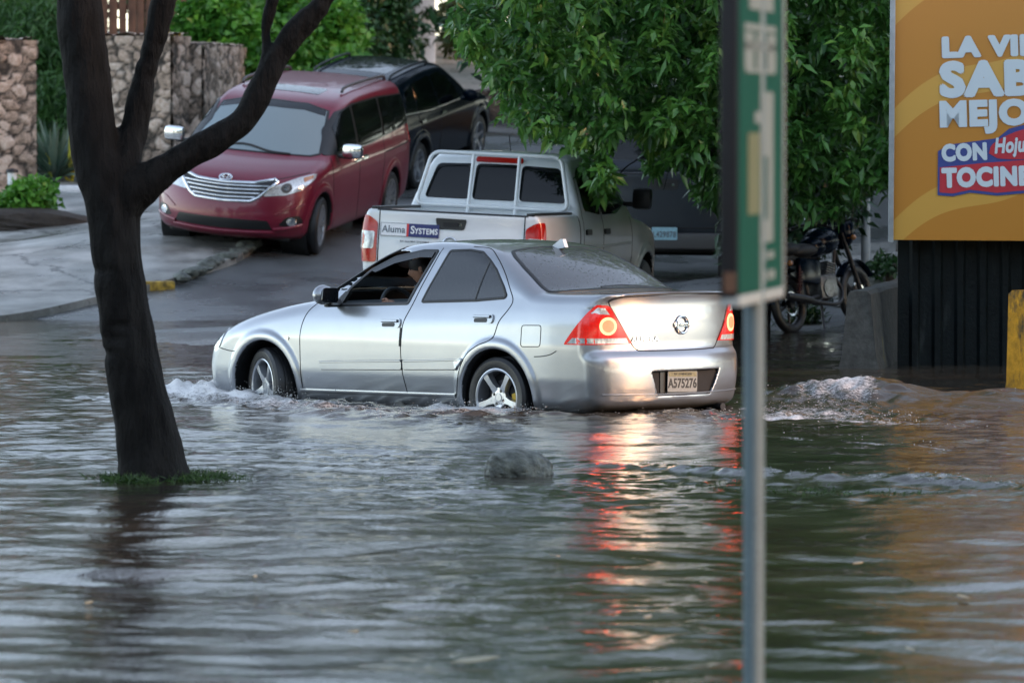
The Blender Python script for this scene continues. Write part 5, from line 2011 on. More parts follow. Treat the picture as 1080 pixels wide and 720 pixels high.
# ================================================================== the blurred sign in front
def street_sign():
    D = 16.2
    px_m = 6000 / D
    u = Vector((math.cos(R(80.3)), math.sin(R(80.3)), 0))        # along the face, going away
    n = Vector((-u.y, u.x, 0)) * -1                              # face normal: towards the right front
    n = Vector((u.y, -u.x, 0))
    if n.y > 0:
        n = -n
    # near edge of the green face at px 778
    Dn = D - .5
    e = Vector(((779 - 540) / F * Dn, Dn, 0))
    root = empty('street_sign', (e.x + u.x * .5, e.y + u.y * .5, -.3))
    tag(root, 'out of focus green street sign on a grey pole nearest the camera', 'sign')
    zb = CAM_H - (316 - HY) / F * Dn
    Ht = 1.5
    Mf = frame(e - root.location, u, (0, 0, 1), n)               # local: x along the face, y up (world z), z out
    Mf = Matrix.Translation(Vector((0, 0, 0))) @ Mf
    green = simple('sign_green', (.0002, .055, .036), .7, spec=.15)
    pale = simple('sign_pale', (.17, .22, .22), .7, spec=.15)
    yel = simple('sign_yellow', (.11, .13, .06), .5)
    dark = simple('sign_back', (.004, .006, .010), .5)
    rim = simple('sign_rim', (.30, .36, .37), .5)

    def slab(name, x0, x1, z0, z1, d0, d1, mat, par, bev=0.):
        mb = MB()
        mb.box(((x0 + x1) / 2, (z0 + z1) / 2, (d0 + d1) / 2), (x1 - x0, z1 - z0, abs(d1 - d0)), bev=bev)
        return mb.build(name, mat, par)
    zl = zb - 0
    body = slab('panel', .012, .985, zl + .012, zl + Ht, -.003, .0, green, root)
    body.matrix_local = Mf
    back = slab('back_box', .0, 1.0, zl + .0, zl + Ht, -.052, -.004, dark, root, .004)
    back.matrix_local = Mf
    edge = slab('rim', .0, 1.0, zl - .020, zl + .010, -.05, .004, rim, root, .003)
    edge.matrix_local = Mf
    edge = slab('rim', .987, 1.004, zl, zl + Ht, -.05, .006, rim, root, .003)
    edge.matrix_local = Mf
    foot = slab('end_cap', -.006, -.001, zl + .02, zl + .075, -.040, -.008, simple('rusty_cap', (.11, .06, .035), .6), root)
    foot.matrix_local = Mf

    def row(py):          # height above the panel bottom for a row of the photograph (middle of face)
        return (CAM_H - (py - HY) / F * D)
    def blk(name, x0, x1, p0, p1, mat):
        z0, z1 = row(p1), row(p0)
        o = slab(name, x0, x1, z0, z1, .0005, .003, mat, body)
        return o
    S_ = lambda px: (px - 778) / 48
    blk('number_one', S_(800), S_(814), 97, 165, pale)
    blk('number_one', S_(808), S_(814), 165, 232, pale)
    blk('number_one', S_(800), S_(814), 232, 256, pale)
    blk('number_one', S_(794), S_(800), 118, 130, pale)
    blk('yellow_stripe', S_(787), S_(799), 140, 225, yel)
    rows = [('lettering', 783, 817, 27, 34), ('lettering', 783, 793, 36, 74), ('lettering', 796, 803, 36, 74), ('lettering', 807, 817, 36, 74), ('lettering', 784, 816, 74, 78),
            ('lettering', 788, 814, -10, 12), ('lettering', 802, 806, 264, 276), ('lettering', 808, 815, 266, 274), ('lettering', 802, 807, 286, 297), ('lettering', 809, 816, 286, 296), ('lettering', 783, 817, 46, 54)]
    for nm, a, b, p0, p1 in rows:
        blk(nm, S_(a), S_(b), p0, p1, pale)
    mb = MB()
    cx = Vector((((795.5 - 540) / F * D), D, 0)) - root.location
    mb.tube([(cx.x, cx.y, -.9), (cx.x, cx.y, zb + Ht + .3 - root.location.z)], .030, 20)
    pole = mb.build('pole', simple('pole_grey', (.11, .165, .19), .5, .1, var=.15, vscale=5), root)
    return root


street_sign()


# ================================================================== motorcycle
def motorcycle():
    pr = at(836, 350, 58.9)
    f = Vector((.56, .83, .0))
    pf = Vector((pr.x, pr.y, 0)) + f.normalized() * 1.27
    fw = Vector((f.x, f.y, .05)).normalized()
    left = Vector((-f.y, f.x, 0)).normalized()
    lean = Matrix.Rotation(R(-7), 3, fw)
    left = lean @ left
    up = fw.cross(left)
    M = Matrix(((fw.x, left.x, up.x, pr.x), (fw.y, left.y, up.y, pr.y), (fw.z, left.z, up.z, -.03), (0, 0, 0, 1)))
    root = empty('motorcycle', M=M @ Matrix.Scale(1.07, 4))
    tag(root, 'black motorcycle on its stand under the tree, behind the concrete barrier', 'motorcycle')
    blk = MT['black_paint']
    for x in (0., 1.27):
        mb = MB()
        Mw = Matrix.Translation((x, 0, .30)) @ frame((0, 0, 0), (1, 0, 0), (0, 0, 1), (0, -1, 0))
        mb.lathe([(.245 + .05 * math.cos(a), .045 * math.sin(a)) for a in np.linspace(0, 2 * math.pi, 12, endpoint=False)], 40, Mw, close=True)
        w = mb.build('wheel', MT['tyre'], root)
        mb = MB()
        mb.lathe([(.215, -.022), (.225, 0), (.215, .022), (.200, .02), (.200, -.02)], 40, Mw, close=True)
        for k in range(6):
            a = 2 * math.pi * k / 6 + .2
            mb.tube([Mw @ Vector((.03 * math.cos(a), .03 * math.sin(a), 0)), Mw @ Vector((.205 * math.cos(a + .15), .205 * math.sin(a + .15), 0))], .014, 6)
        mb.lathe([(.045, -.05), (.045, .05), (.001, .05)], 16, Mw)
        mb.build('rim', MT['plastic_grey'] if x else MT['dark_metal'], w)
        mb = MB()
        mb.lathe([(.10, .03), (.12, .032), (.12, .038), (.10, .036)], 24, Mw, close=True)
        mb.build('brake_disc', MT['chrome'], w)
        arc = [(x + .335 * math.cos(a), 0, .30 + .335 * math.sin(a)) for a in (np.linspace(.5, 2.5, 12) if x else np.linspace(1.2, 3.1, 12))]
        mb = MB()
        mb.tube(arc, .055, 8, ell=.35)
        mb.build('mudguard', blk, root)
    for s in (-1, 1):
        mb = MB()
        mb.tube([(1.27, s * .075, .30), (1.10, s * .075, .74), (1.03, s * .075, .92)], [.026, .024, .02], 10)
        mb.build('fork', MT['chrome'] if 0 else MT['dark_metal'], root)
        mb = MB()
        mb.tube([(0.0, s * .11, .30), (.42, s * .09, .34)], .020, 8)
        mb.build('swing_arm', MT['dark_metal'], root)
        mb = MB()
        mb.tube([(.02, s * .12, .34), (.10, s * .12, .66)], .012, 8)
        pts = []
        for k in range(60):
            a = k * .75
            pts.append((.035 + .05 * k / 60 + .03 * math.cos(a), s * .12 + .03 * math.sin(a), .40 + .2 * k / 60))
        mb.tube(pts, .006, 5)
        mb.build('shock_absorber', simple('spring_red', (.06, .006, .006), .5) if s < 0 else MT['dark_metal'], root)
        mb = MB()
        mb.tube(curve_pts([(1.02, 0, .95), (1.00, s * .12, 1.02), (.95, s * .28, 1.04), (.86, s * .36, 1.02)], 5), .014, 8)
        mb.tube([(.90, s * .33, 1.03), (.83, s * .38, 1.015)], .019, 8)
        mb.build('handlebar', MT['dark_metal'], root)
        mb = MB()
        mb.tube([(.95, s * .26, 1.04), (.98, s * .30, 1.20)], .006, 6)
        mb.ball((.98, s * .33, 1.23), (.012, .065, .042))
        mb.build('mirror', MT['chrome'] if s > 0 else MT['trim'], root)
        mb = MB()
        mb.tube([(-.12, s * .06, .70), (-.14, s * .14, .69)], .007, 6)
        mb.ball((-.14, s * .16, .69), (.035, .03, .03))
        mb.build('turn_signal', MT['lens_amber'], root)
        mb = MB()
        mb.tube([(1.08, s * .08, .86), (1.09, s * .15, .86)], .007, 6)
        mb.ball((1.09, s * .17, .86), (.03, .03, .028))
        mb.build('turn_signal', MT['lens_amber'], root)
    mb = MB()
    mb.tube(curve_pts([(1.02, 0, .92), (.90, 0, .80), (.62, 0, .74), (.32, 0, .70), (-.02, 0, .72), (-.15, 0, .74)], 5), .022, 8)
    mb.tube(curve_pts([(1.0, 0, .86), (.92, 0, .60), (.84, 0, .36), (.60, 0, .27), (.40, 0, .32), (.34, 0, .68)], 5), .020, 8)
    mb.build('frame', MT['dark_metal'], root)
    mb = MB()
    mb.ball((.74, 0, .86), (.27, .16, .14))
    mb.ball((.58, 0, .82), (.20, .13, .11))
    mb.build('fuel_tank', blk, root)
    mb = MB()
    mb.ball((.30, 0, .79), (.32, .14, .075))
    mb.ball((.02, 0, .82), (.28, .13, .075))
    mb.box((-.02, 0, .72), (.42, .16, .12), bev=.04)
    mb.build('seat', MT['rubber'], root)
    mb = MB()
    mb.box((.62, 0, .42), (.32, .24, .24), bev=.05)
    for k in range(6):
        mb.box((.70 + .012 * k, 0, .53 + .022 * k), (.15, .17, .010), Matrix.Rotation(R(15), 3, 'Y'), bev=.003)
    mb.lathe([(.001, .13), (.085, .13), (.09, .10), (.09, .0)], 20, Matrix.Translation((.58, 0, .40)) @ frame((0, 0, 0), (1, 0, 0), (0, 0, 1), (0, -1, 0)))
    mb.build('engine', simple('engine_grey', (.20, .21, .22), .4, .7, var=.4, vscale=20), root)
    mb = MB()
    mb.tube(curve_pts([(.80, -.06, .50), (.86, -.10, .36), (.70, -.14, .24), (.35, -.15, .27), (.05, -.16, .33), (-.28, -.17, .38)], 5), [.02] * 15 + [.024] * 3 + [.038] * 7 + [.03], 10)
    mb.build('exhaust', MT['dark_metal'], root)
    mb = MB()
    mb.box((.27, -.11, .59), (.38, .05, .24), Matrix.Rotation(R(8), 3, 'Y'), bev=.02)
    mb.build('side_cover', blk, root)
    mb = MB()
    mb.box((.27, .11, .59), (.38, .05, .24), Matrix.Rotation(R(8), 3, 'Y'), bev=.02)
    mb.build('side_cover', blk, root)
    mb = MB()
    mb.ball((1.14, 0, .94), (.13, .15, .19))
    mb.box((1.10, 0, 1.06), (.03, .22, .16), Matrix.Rotation(R(-25), 3, 'Y'), bev=.02)
    fr = mb.build('headlamp_cowl', blk, root)
    mb = MB()
    mb.ball((1.20, 0, .92), (.05, .085, .085))
    mb.build('headlamp', MT['lens_clear'], fr)
    mb = MB()
    mb.tube([(-.15, -.09, .78), (-.30, -.07, .80), (-.30, .07, .80), (-.15, .09, .78)], .012, 8)
    mb.build('grab_rail', MT['dark_metal'], root)
    mb = MB()
    mb.box((-.22, 0, .70), (.06, .10, .06), bev=.015)
    mb.build('tail_light', MT['lens_red'], root)
    mb = MB()
    mb.prism([(-.08, -.06), (.08, -.06), (.08, .06), (-.08, .06)], -.003, .003, frame((-.33, 0, .55), (0, -1, 0), (.25, 0, .97), (-.97, 0, .25)))
    mb.build('number_plate', MT['plastic_grey'], root)
    mb = MB()
    mb.tube([(.52, .10, .28), (.46, .26, .02)], .013, 8)
    mb.build('side_stand', MT['dark_metal'], root)
    mb = MB()
    mb.tube([(.44, -.10, .26), (.34, -.16, .01), (.28, -.16, .0)], .013, 8)
    mb.build('centre_stand', MT['dark_metal'], root)
    return root


motorcycle()
mb = MB()
p = on_ground(913, 292, 64)
mb.tube([(0, 0, -.3), (0, 0, 1.15)], [.055, .05], 14)
o = mb.build('post', simple('grey_post', (.34, .36, .37), .6, var=.2))
o.location = p
tag(o, 'short pale grey post behind the front wheel of the motorcycle', 'post')
mb = MB()
rock_mb(mb, (0, 0, 0), (.9, .8, .42), 33, 4)
p = on_ground(668, 156, 88)
o = mb.build('earth_mound', simple('orange_earth', (.26, .13, .06), .8, var=.5, vscale=5, bmp=.6, bscale=15))
o.location = p
tag(o, 'heap of orange brown earth glimpsed through the leaves above the grey pickup', 'heap')


# ================================================================== plants
def leaf_mat(name, dark, light, rough=.35, trans=.3, tips=None):
    m, t, b = nt(name)
    at_ = t.nodes.new('ShaderNodeAttribute')
    at_.attribute_name = 'rnd'
    stops = [(.0, dark), (.75, light)] + ([(1., tips)] if tips else [])
    c = ramp(t, at_.outputs['Fac'], stops)
    link(t, c, b.inputs['Base Color'])
    b.inputs['Roughness'].default_value = rough
    b.inputs['Specular IOR Level'].default_value = .45
    tr = t.nodes.new('ShaderNodeBsdfTranslucent')
    link(t, c, tr.inputs['Color'])
    mx = t.nodes.new('ShaderNodeMixShader')
    mx.inputs[0].default_value = trans
    link(t, b.outputs[0], mx.inputs[1])
    link(t, tr.outputs[0], mx.inputs[2])
    link(t, mx.outputs[0], t.nodes['Material Output'].inputs['Surface'])
    return m


def norm(a):
    return a / np.maximum(np.linalg.norm(a, axis=-1, keepdims=True), 1e-9)


def leaves(name, base, direc, L, Wd, mat, parent=None, curl=.25, rnd=None, up_bias=.6):
    """many leaf blades: base points, pointing directions, lengths"""
    n = len(base)
    d = norm(np.asarray(direc, float))
    L = np.broadcast_to(L, n)[:, None]
    Wd = np.broadcast_to(Wd, n)[:, None]
    up = np.tile([0, 0, 1.], (n, 1)) + rng.normal(size=(n, 3)) * up_bias
    s = norm(np.cross(d, up))
    nn = norm(np.cross(s, d))
    base = np.asarray(base, float)
    p0 = base
    mid = base + d * L * .48 - nn * 0
    l1 = base + d * L * .40 + s * Wd * .5 + nn * Wd * .18
    r1 = base + d * L * .40 - s * Wd * .5 + nn * Wd * .18
    tip = base + d * L - nn * L * curl * .5 - np.array([0, 0, 1]) * L * curl * .4
    V = np.stack([p0, l1, mid, r1, tip], 1).reshape(-1, 3)
    o = np.arange(n)[:, None] * 5
    Fc = np.concatenate([o + np.array([[0, 2, 1]]), o + np.array([[0, 3, 2]]), o + np.array([[1, 2, 4]]), o + np.array([[2, 3, 4]])], 0)
    me = fast_mesh(name, V, Fc)
    if rnd is None:
        rnd = rng.random(n)
    a = me.attributes.new('rnd', 'FLOAT', 'POINT')
    a.data.foreach_set('value', np.repeat(rnd, 5).astype(np.float32))
    me.shade_smooth()
    return new_obj(name, me, mat, parent)


def whorls(cent, k, droop, spread, jitter=.02):
    """k leaves round every centre, pointing out and down"""
    n = len(cent)
    ax = rng.random((n, 1)) * 2 * np.pi
    a = ax + np.arange(k)[None] * (2 * np.pi / k) * 1.7 + rng.normal(size=(n, k)) * .3
    el = droop + rng.normal(size=(n, k)) * spread
    d = np.stack([np.cos(a) * np.cos(el), np.sin(a) * np.cos(el), np.sin(el)], -1).reshape(-1, 3)
    b = np.repeat(cent, k, 0) + rng.normal(size=(n * k, 3)) * jitter
    return b, d


def inside_poly(P, poly):
    A = np.array(poly, float)
    x, y = P[:, 0], P[:, 1]
    r = np.zeros(len(P), bool)
    for i in range(len(A)):
        a, b = A[i - 1], A[i]
        c = ((a[1] > y) != (b[1] > y)) & (x < (b[0] - a[0]) * (y - a[1]) / (b[1] - a[1] + 1e-12) + a[0])
        r ^= c
    return r


MT['bark'] = None


def bark(name, a, c, sc=5., wet=.55):
    m, t, b = nt(name)
    co = coords(t, 'Object', (1, 1, .25))
    n = noise(t, sc * 3, 6, .65, vec=co)
    co2 = coords(t)
    n2 = noise(t, sc * .5, 4, .6, vec=co2)
    mx = t.nodes.new('ShaderNodeMath')
    mx.operation = 'MULTIPLY_ADD'
    link(t, n2.outputs['Fac'], mx.inputs[0])
    mx.inputs[1].default_value = .6
    link(t, n.outputs['Fac'], mx.inputs[2])
    link(t, ramp(t, mx.outputs[0], [(.55, a), (1.05, c)]), b.inputs['Base Color'])
    b.inputs['Roughness'].default_value = wet
    bump(t, b, n.outputs['Fac'], 1., .06)
    return m


MT['bark'] = bark('dark_wet_bark', (.0010, .0010, .0010), (.013, .0122, .0115), 5., .75)
MT['bark'].node_tree.nodes['Principled BSDF'].inputs['Specular IOR Level'].default_value = .15
MT['bark_brown'] = bark('brown_bark', (.03, .022, .016), (.10, .075, .055))
G_TREE = leaf_mat('mango_leaf', (.013, .064, .015), (.105, .27, .048), .30, .25, (.24, .38, .07))
G_HEDGE = leaf_mat('hedge_leaf', (.030, .13, .018), (.14, .37, .045), .4, .35, (.16, .34, .05))
G_BAMBOO = leaf_mat('bamboo_leaf', (.016, .060, .014), (.060, .150, .030), .45, .3, (.10, .20, .05))
G_DARK = leaf_mat('dark_leaf', (.008, .030, .010), (.025, .075, .022), .4, .2)
G_VINE = leaf_mat('vine_leaf', (.010, .040, .012), (.035, .10, .025), .4, .25)
G_OLIVE = leaf_mat('olive_leaf', (.045, .060, .020), (.12, .14, .05), .6, .3)
G_AGAVE = leaf_mat('agave_leaf', (.05, .095, .065), (.14, .20, .15), .4, .05)
G_GRASS = leaf_mat('grass_blade', (.020, .055, .010), (.060, .12, .022), .5, .25)


def limb(mb, pts, rad, n=12, jit=0.):
    pts = curve_pts(pts, 6)
    rr = np.interp(np.linspace(0, 1, len(pts)), np.linspace(0, 1, len(rad)), rad)
    if jit:
        rr = rr * (1 + jit * np.sin(np.arange(len(pts)) * 2.1) * .6 + jit * rng.normal(size=len(pts)) * .3)
    mb.tube(pts, list(rr), n)


# ---- the dark trunk on the left
def dark_tree():
    D = 33.9
    s = F / D
    P = lambda px, py, dd=0.: at(px, py, D + dd) if dd == 0 else Vector((at(px, py, D).x, D + dd, at(px, py, D).z))
    base = P(160, 505)
    root = empty('dark_tree', (base.x, D, 0))
    tag(root, 'dark wet tree trunk forking into three stems in the flooded foreground', 'tree')
    T = Matrix.Translation(-Vector(root.location))
    L = lambda pts: [T @ p for p in pts]
    k = 1 / s * .91
    tr = [(164, 560, 52, 0), (162, 520, 44, 0), (160, 500, 38, 0), (156, 470, 35, 0), (149, 430, 32.5, 0), (138, 375, 30, 0), (129, 321, 28.5, 0), (122, 262, 27, 0), (118, 222, 28, 0), (108, 185, 28, 0)]
    st = [[(108, 185, 28, 0), (101, 160, 25.5, 0), (97, 130, 24.5, 0), (93, 90, 24, 0), (88, 40, 25, 0), (85, 0, 23.5, 0), (80, -70, 21, .1)],
          [(127, 190, 20, 0), (135, 160, 15, .03), (143, 128, 13, .06), (151, 90, 12, .06), (164, 36, 11.5, .06), (173, 0, 12, .06), (186, -70, 11, .1)],
          [(124, 215, 24, 0), (150, 195, 20, -.03), (176, 178, 16.5, -.05), (205, 160, 15, -.05), (235, 143, 14, -.05), (258, 126, 14, -.05), (273, 100, 14.5, -.05), (290, 66, 13.5, -.05), (312, 35, 12.5, -.05), (338, 8, 11.5, -.05), (380, -55, 10, -.05)],
          [(280, 84, 9, -.05), (282, 60, 6.5, -.04), (281, 30, 5.6, -.03), (288, 0, 5.4, -.03), (298, -60, 5, -.03)]]
    segs = []
    for ch in [tr] + st:
        ch = [tuple(q) for q in curve_pts(ch, 3)]
        for q0, q1 in zip(ch[:-1], ch[1:]):
            a0 = np.array(T @ P(q0[0], q0[1], q0[3] if q0[3] else 0.))
            a1 = np.array(T @ P(q1[0], q1[1], q1[3] if q1[3] else 0.))
            segs.append((a0, a1, q0[2] * k, q1[2] * k))

    def tree_f(x, y, z):
        out = np.full(np.broadcast(x, y, z).shape, 9.)
        for a0, a1, r0, r1 in segs:
            e = a1 - a0
            L2 = e @ e
            t = np.clip(((x - a0[0]) * e[0] + (y - a0[1]) * e[1] + (z - a0[2]) * e[2]) / L2, 0, 1)
            d = np.sqrt((x - a0[0] - e[0] * t) ** 2 + (y - a0[1] - e[1] * t) ** 2 + (z - a0[2] - e[2] * t) ** 2) - (r0 + (r1 - r0) * t)
            out = smin(out, d, .035)
        an = np.arctan2(y, x + .1 * z)
        lump = .008 * np.sin(z * 7 + x * 9) * np.sin(y * 11 + z * 3) + .004 * np.sin(z * 23 + 3 * np.sin(x * 6)) * np.sin(x * 31 + 2) + .005 * np.sin(an * 7 + z * 2)
        for (px, py) in ((108, 285), (130, 342), (122, 356), (112, 372)):
            q = np.array(T @ P(px, py, -.14))
            lump = lump - .022 * np.exp(-((x - q[0]) / .07) ** 2 - ((y - q[1]) / .2) ** 2 - ((z - q[2]) / .03) ** 2)
        return out - lump

    Pv, Q = surface_nets(tree_f, (-.75, -.42, -.30), (1.40, .42, 3.05), .022)
    me = fast_mesh('trunk', Pv, Q)
    me.shade_smooth()
    o = new_obj('trunk', me, MT['bark'], root)
    for ch in ([(81, -52, 22, .08), (78, -110, 20, .1), (70, -190, 17, .1), (50, -330, 12, .1), (20, -480, 6, .1)], [(182, -45, 11, .09), (205, -170, 9, .1), (230, -300, 6, .1), (250, -430, 3, .1)],
               [(370, -38, 10.5, -.05), (430, -120, 8, -.1), (500, -230, 6, -.1), (560, -370, 3, -.1)], [(296, -45, 5.2, -.03), (310, -150, 4, -.03), (300, -280, 2.5, -.03)]):
        mb = MB()
        limb(mb, [T @ P(q[0], q[1], q[3]) for q in ch], [q[2] * k for q in ch], 12)
        mb.build('limb', MT['bark'], root)
    # high crown, above the frame: leafy twigs round the limb ends
    cs = []
    for px, py, r, m in ((20, -500, .9, 60), (60, -640, 1.1, 80), (250, -480, .9, 60), (180, -640, 1.1, 80), (560, -430, .9, 60), (420, -560, 1.1, 80), (310, -420, .7, 40), (-120, -560, 1., 60), (640, -560, .9, 50)):
        c = np.array(P(px, py))
        q = rng.normal(size=(m, 3))
        q = norm(q) * (rng.random((m, 1)) ** .45) * r * np.array([1.2, 1.5, .7])
        cs.append(c + q)
    cs = np.concatenate(cs) - np.array(root.location)
    b, d = whorls(cs, 9, -.3, .35, .05)
    leaves('crown', b, d, .16 * (.7 + .6 * rng.random(len(b))), .05, G_TREE, root)
    return root


dark_tree()


# ---- the big leafy tree
def leafy_tree():
    D = 58.
    root = empty('leafy_tree', (at(790, 0, D).x, D + .8, gz(at(790, 0, D).x, D + .8) - .1))
    tag(root, 'large leafy green tree hanging over the two pickups and the motorcycle', 'tree')
    o0 = np.array(root.location)
    mb = MB()
    limb(mb, [(0, 0, -.2), (.05, .1, 1.0), (-.05, .1, 2.2), (.1, .2, 3.6), (.0, .2, 5.2), (.1, .2, 7.5)], [.26, .22, .20, .17, .12, .04], 14, .05)
    for e in ([(0, .1, 2.2), (-.6, -.3, 3.2), (-1.4, -.5, 3.7), (-2.2, -.6, 3.7)], [(0, .1, 2.2), (.8, -.5, 2.9), (1.6, -1.0, 3.2), (2.4, -1.2, 2.8)], [(0, .2, 3.0), (-1.0, .3, 4.2), (-2.2, .2, 5.0), (-3.0, 0, 5.2)],
              [(0, .2, 3.2), (1.1, .4, 4.3), (2.2, .5, 5.0)], [(0, .2, 2.6), (-.2, -.8, 3.4), (-.4, -1.5, 3.6)], [(.1, .2, 4.0), (.3, 1.4, 5.0), (.5, 2.4, 5.4)]):
        limb(mb, e, [.10, .075, .05, .02], 8, .05)
    mb.build('trunk', MT['bark'], root)
    poly = [(486, -40), (480, 20), (474, 48), (498, 60), (506, 84), (530, 96), (532, 128), (528, 135), (545, 150), (575, 145), (602, 153), (612, 185), (628, 213), (640, 221), (646, 185), (640, 150), (668, 135), (684, 150), (690, 177), (702, 195), (716, 177), (732, 181), (742, 207), (757, 217), (800, 229), (830, 231), (862, 225), (884, 221), (914, 209), (932, 199), (946, 175), (970, 100), (985, -40)]
    # the crown: drooping leafy clumps; the lower skirt ends where the outline ends
    N = 30000
    P = np.stack([rng.uniform(470, 1000, N), rng.uniform(-60, 250, N)], 1)
    P = P[inside_poly(P, poly)]
    d = rng.uniform(-2.6, 3.2, len(P))
    keep = rng.random(len(P)) < .52
    P, d = P[keep], d[keep]
    # clumping: pull towards clump centres
    nc = 340
    C = np.stack([rng.uniform(470, 1000, nc * 3), rng.uniform(-60, 250, nc * 3)], 1)
    C = C[inside_poly(C, poly)][:nc]
    cd = rng.uniform(-2.6, 3.0, len(C))
    idx = np.empty(len(P), int)
    for i in range(0, len(P), 2000):
        q = ((P[i:i + 2000, None] - C[None]) ** 2).sum(2) / 30 ** 2 + ((d[i:i + 2000, None] - cd[None]) / .6) ** 2
        idx[i:i + 2000] = q.argmin(1)
    t = rng.uniform(.25, .75, (len(P), 1))
    P = P * (1 - t) + C[idx] * t
    d = d * (1 - t[:, 0]) + cd[idx] * t[:, 0]
    yy = D + d
    pts = np.stack([(P[:, 0] - 540) / F * D, yy, CAM_H - (P[:, 1] - HY) / F * D], 1)
    sel = rng.random(len(pts)) < .62
    pts = pts[sel]
    tone = rng.random(len(C))[idx][sel]
    # the part of the crown above the frame: a rounded mass
    m = 2600
    q = norm(rng.normal(size=(m, 3))) * (rng.random((m, 1)) ** .45)
    top = np.array([at(760, 0, D).x, D + .6, 7.4]) + q * np.array([3.4, 3.4, 4.6])
    top = top[top[:, 2] > CAM_H + (HY + 40) / F * D]
    npt = len(pts)
    pts = np.concatenate([pts, top])
    tone = np.concatenate([tone, rng.random(len(top))])
    b, dr = whorls(pts - o0, 8, -.42, .55, .035)
    n = len(b)
    rn = np.clip(np.repeat(tone, 8) * .55 + rng.random(n) * .45 + (rng.random(n) < .04) * .25, 0, 1)
    big = np.where(np.arange(n) < npt * 8, 1., 1.7)
    leaves('crown', b, dr, .152 * big * (.45 + .85 * rng.random(n)), .060 * big * (.8 + .4 * rng.random(n)), G_TREE, root, .22, rn)
    # twigs: a few thin shoots carrying the lowest tips
    mb = MB()
    for px, py in ((478, 50), (500, 78), (545, 150), (600, 165), (634, 225), (700, 200), (740, 214), (850, 236), (920, 214)):
        e = at(px, py, D) - Vector(o0)
        a = Vector((e.x * .75, e.y + .3, e.z + .55))
        mb = MB()
        limb(mb, [a, (a + e) / 2 + Vector((0, 0, .12)), e], [.008, .006, .003], 5)
        mb.build('twig', MT['bark'], root)
    return root


leafy_tree()


def bush(name, label, cat, boxes, n, leafL, leafW, mat, droop=.1, spread=.6, k=5, group=None, stem=True):
    """boxes: ellipsoid lobes (centre, radii) in world metres"""
    c0 = Vector(boxes[0][0])
    zb = gz(c0.x, c0.y)
    root = empty(name, (c0.x, c0.y, zb))
    tag(root, label, cat, group)
    vol = np.array([np.prod(b[1]) for b in boxes]) ** .67
    vol /= vol.sum()
    pts, tone = [], []
    for (c, r), w in zip(boxes, vol):
        m = max(20, int(n * w))
        q = norm(rng.normal(size=(m, 3))) * (rng.random((m, 1)) ** .33)
        lump = 1 + .16 * np.sin(q[:, :1] * 7 + c[0]) * np.sin(q[:, 2:] * 6 + c[2]) + .10 * rng.normal(size=(m, 1))
        pts.append(np.array(c) + q * lump * np.array(r))
        tone.append(np.clip(.35 + .4 * np.sin(q[:, 0] * 5 + c[0] * 3) * np.sin(q[:, 2] * 5 + 1), 0, 1))
    pts = np.concatenate(pts)
    tone = np.concatenate(tone)
    ok = pts[:, 2] > ground(pts[:, 0], pts[:, 1]) + .02
    pts, tone = pts[ok], tone[ok]
    b, d = whorls(pts - np.array(root.location), k, droop, spread, leafL * .3)
    rn = np.clip(np.repeat(tone, k) * .5 + rng.random(len(b)) * .5, 0, 1)
    leaves('foliage', b, d, leafL * (.6 + .8 * rng.random(len(b))), leafW * (.8 + .4 * rng.random(len(b))), mat, root, .25, rn)
    if stem:
        mb = MB()
        for i in range(5):
            e = pts[rng.integers(len(pts))] - np.array(root.location)
            limb(mb, [(rng.normal() * .08, rng.normal() * .08, -.15), tuple(e * .5 + np.array([0, 0, .1])), tuple(e)], [.035, .025, .008], 6)
        mb.build('stems', MT['bark_brown'], root)
    return root


def lobe(px, py, D, rx, ry, rz):
    """ellipsoid lobe centred on a pixel; radii in photograph pixels (x, z) and metres (depth)"""
    return (tuple(at(px, py, D)), (rx * D / F, ry, rz * D / F))


bush('bush', 'bright green broad leaved bush behind the minivan roof', 'bush', [lobe(240, 35, 91, 48, .9, 40), lobe(215, 20, 91, 28, .7, 26), lobe(290, 70, 90.5, 45, .9, 42), lobe(250, 90, 90, 50, .8, 45)], 2600, .17, .11, G_HEDGE)
bush('bush', 'bright green bush behind the right limb of the dark trunk', 'bush', [lobe(345, 40, 92, 40, .9, 45), lobe(310, 25, 92.5, 36, .9, 40), lobe(350, 85, 91, 46, .8, 40)], 2000, .17, .11, G_HEDGE)
bush('vine_hedge', 'dark leafy vines over the hedge left of the white post', 'hedge', [lobe(405, 30, 97, 30, .9, 60), lobe(380, 50, 96, 28, .8, 40), lobe(414, 20, 104, 16, .6, 60), lobe(400, -30, 98, 50, 1., 40)], 2200, .14, .10, G_VINE, -.3)
bush('vine', 'vine creeping across the white post', 'vine', [lobe(436, 12, 107.4, 6, .12, 26), lobe(455, 14, 107.5, 8, .12, 7), lobe(440, 50, 107.5, 7, .12, 12)], 45, .12, .09, G_VINE, -.2, k=3, stem=False)
bush('bamboo_hedge', 'soft feathery green bamboo clump between the two stone piers', 'bamboo', [lobe(50, 60, 88, 36, .9, 60), lobe(40, 20, 89, 45, .9, 30), lobe(60, 120, 87, 34, .8, 45), lobe(15, 25, 90, 34, .8, 30)], 2200, .26, .035, G_BAMBOO, -.5, .35, 6)
bush('bush', 'low leafy plant growing in front of the left stone pier', 'bush', [lobe(30, 215, 74.6, 28, .5, 24), lobe(8, 225, 74.4, 24, .5, 18), lobe(45, 205, 75, 14, .4, 18)], 650, .11, .07, G_HEDGE, .2)
bush('bush', 'olive yellow shrub on the slope right of the white post', 'bush', [lobe(485, 25, 112, 26, .9, 34), lobe(505, 0, 113, 34, .9, 30)], 700, .16, .08, G_OLIVE, -.2)
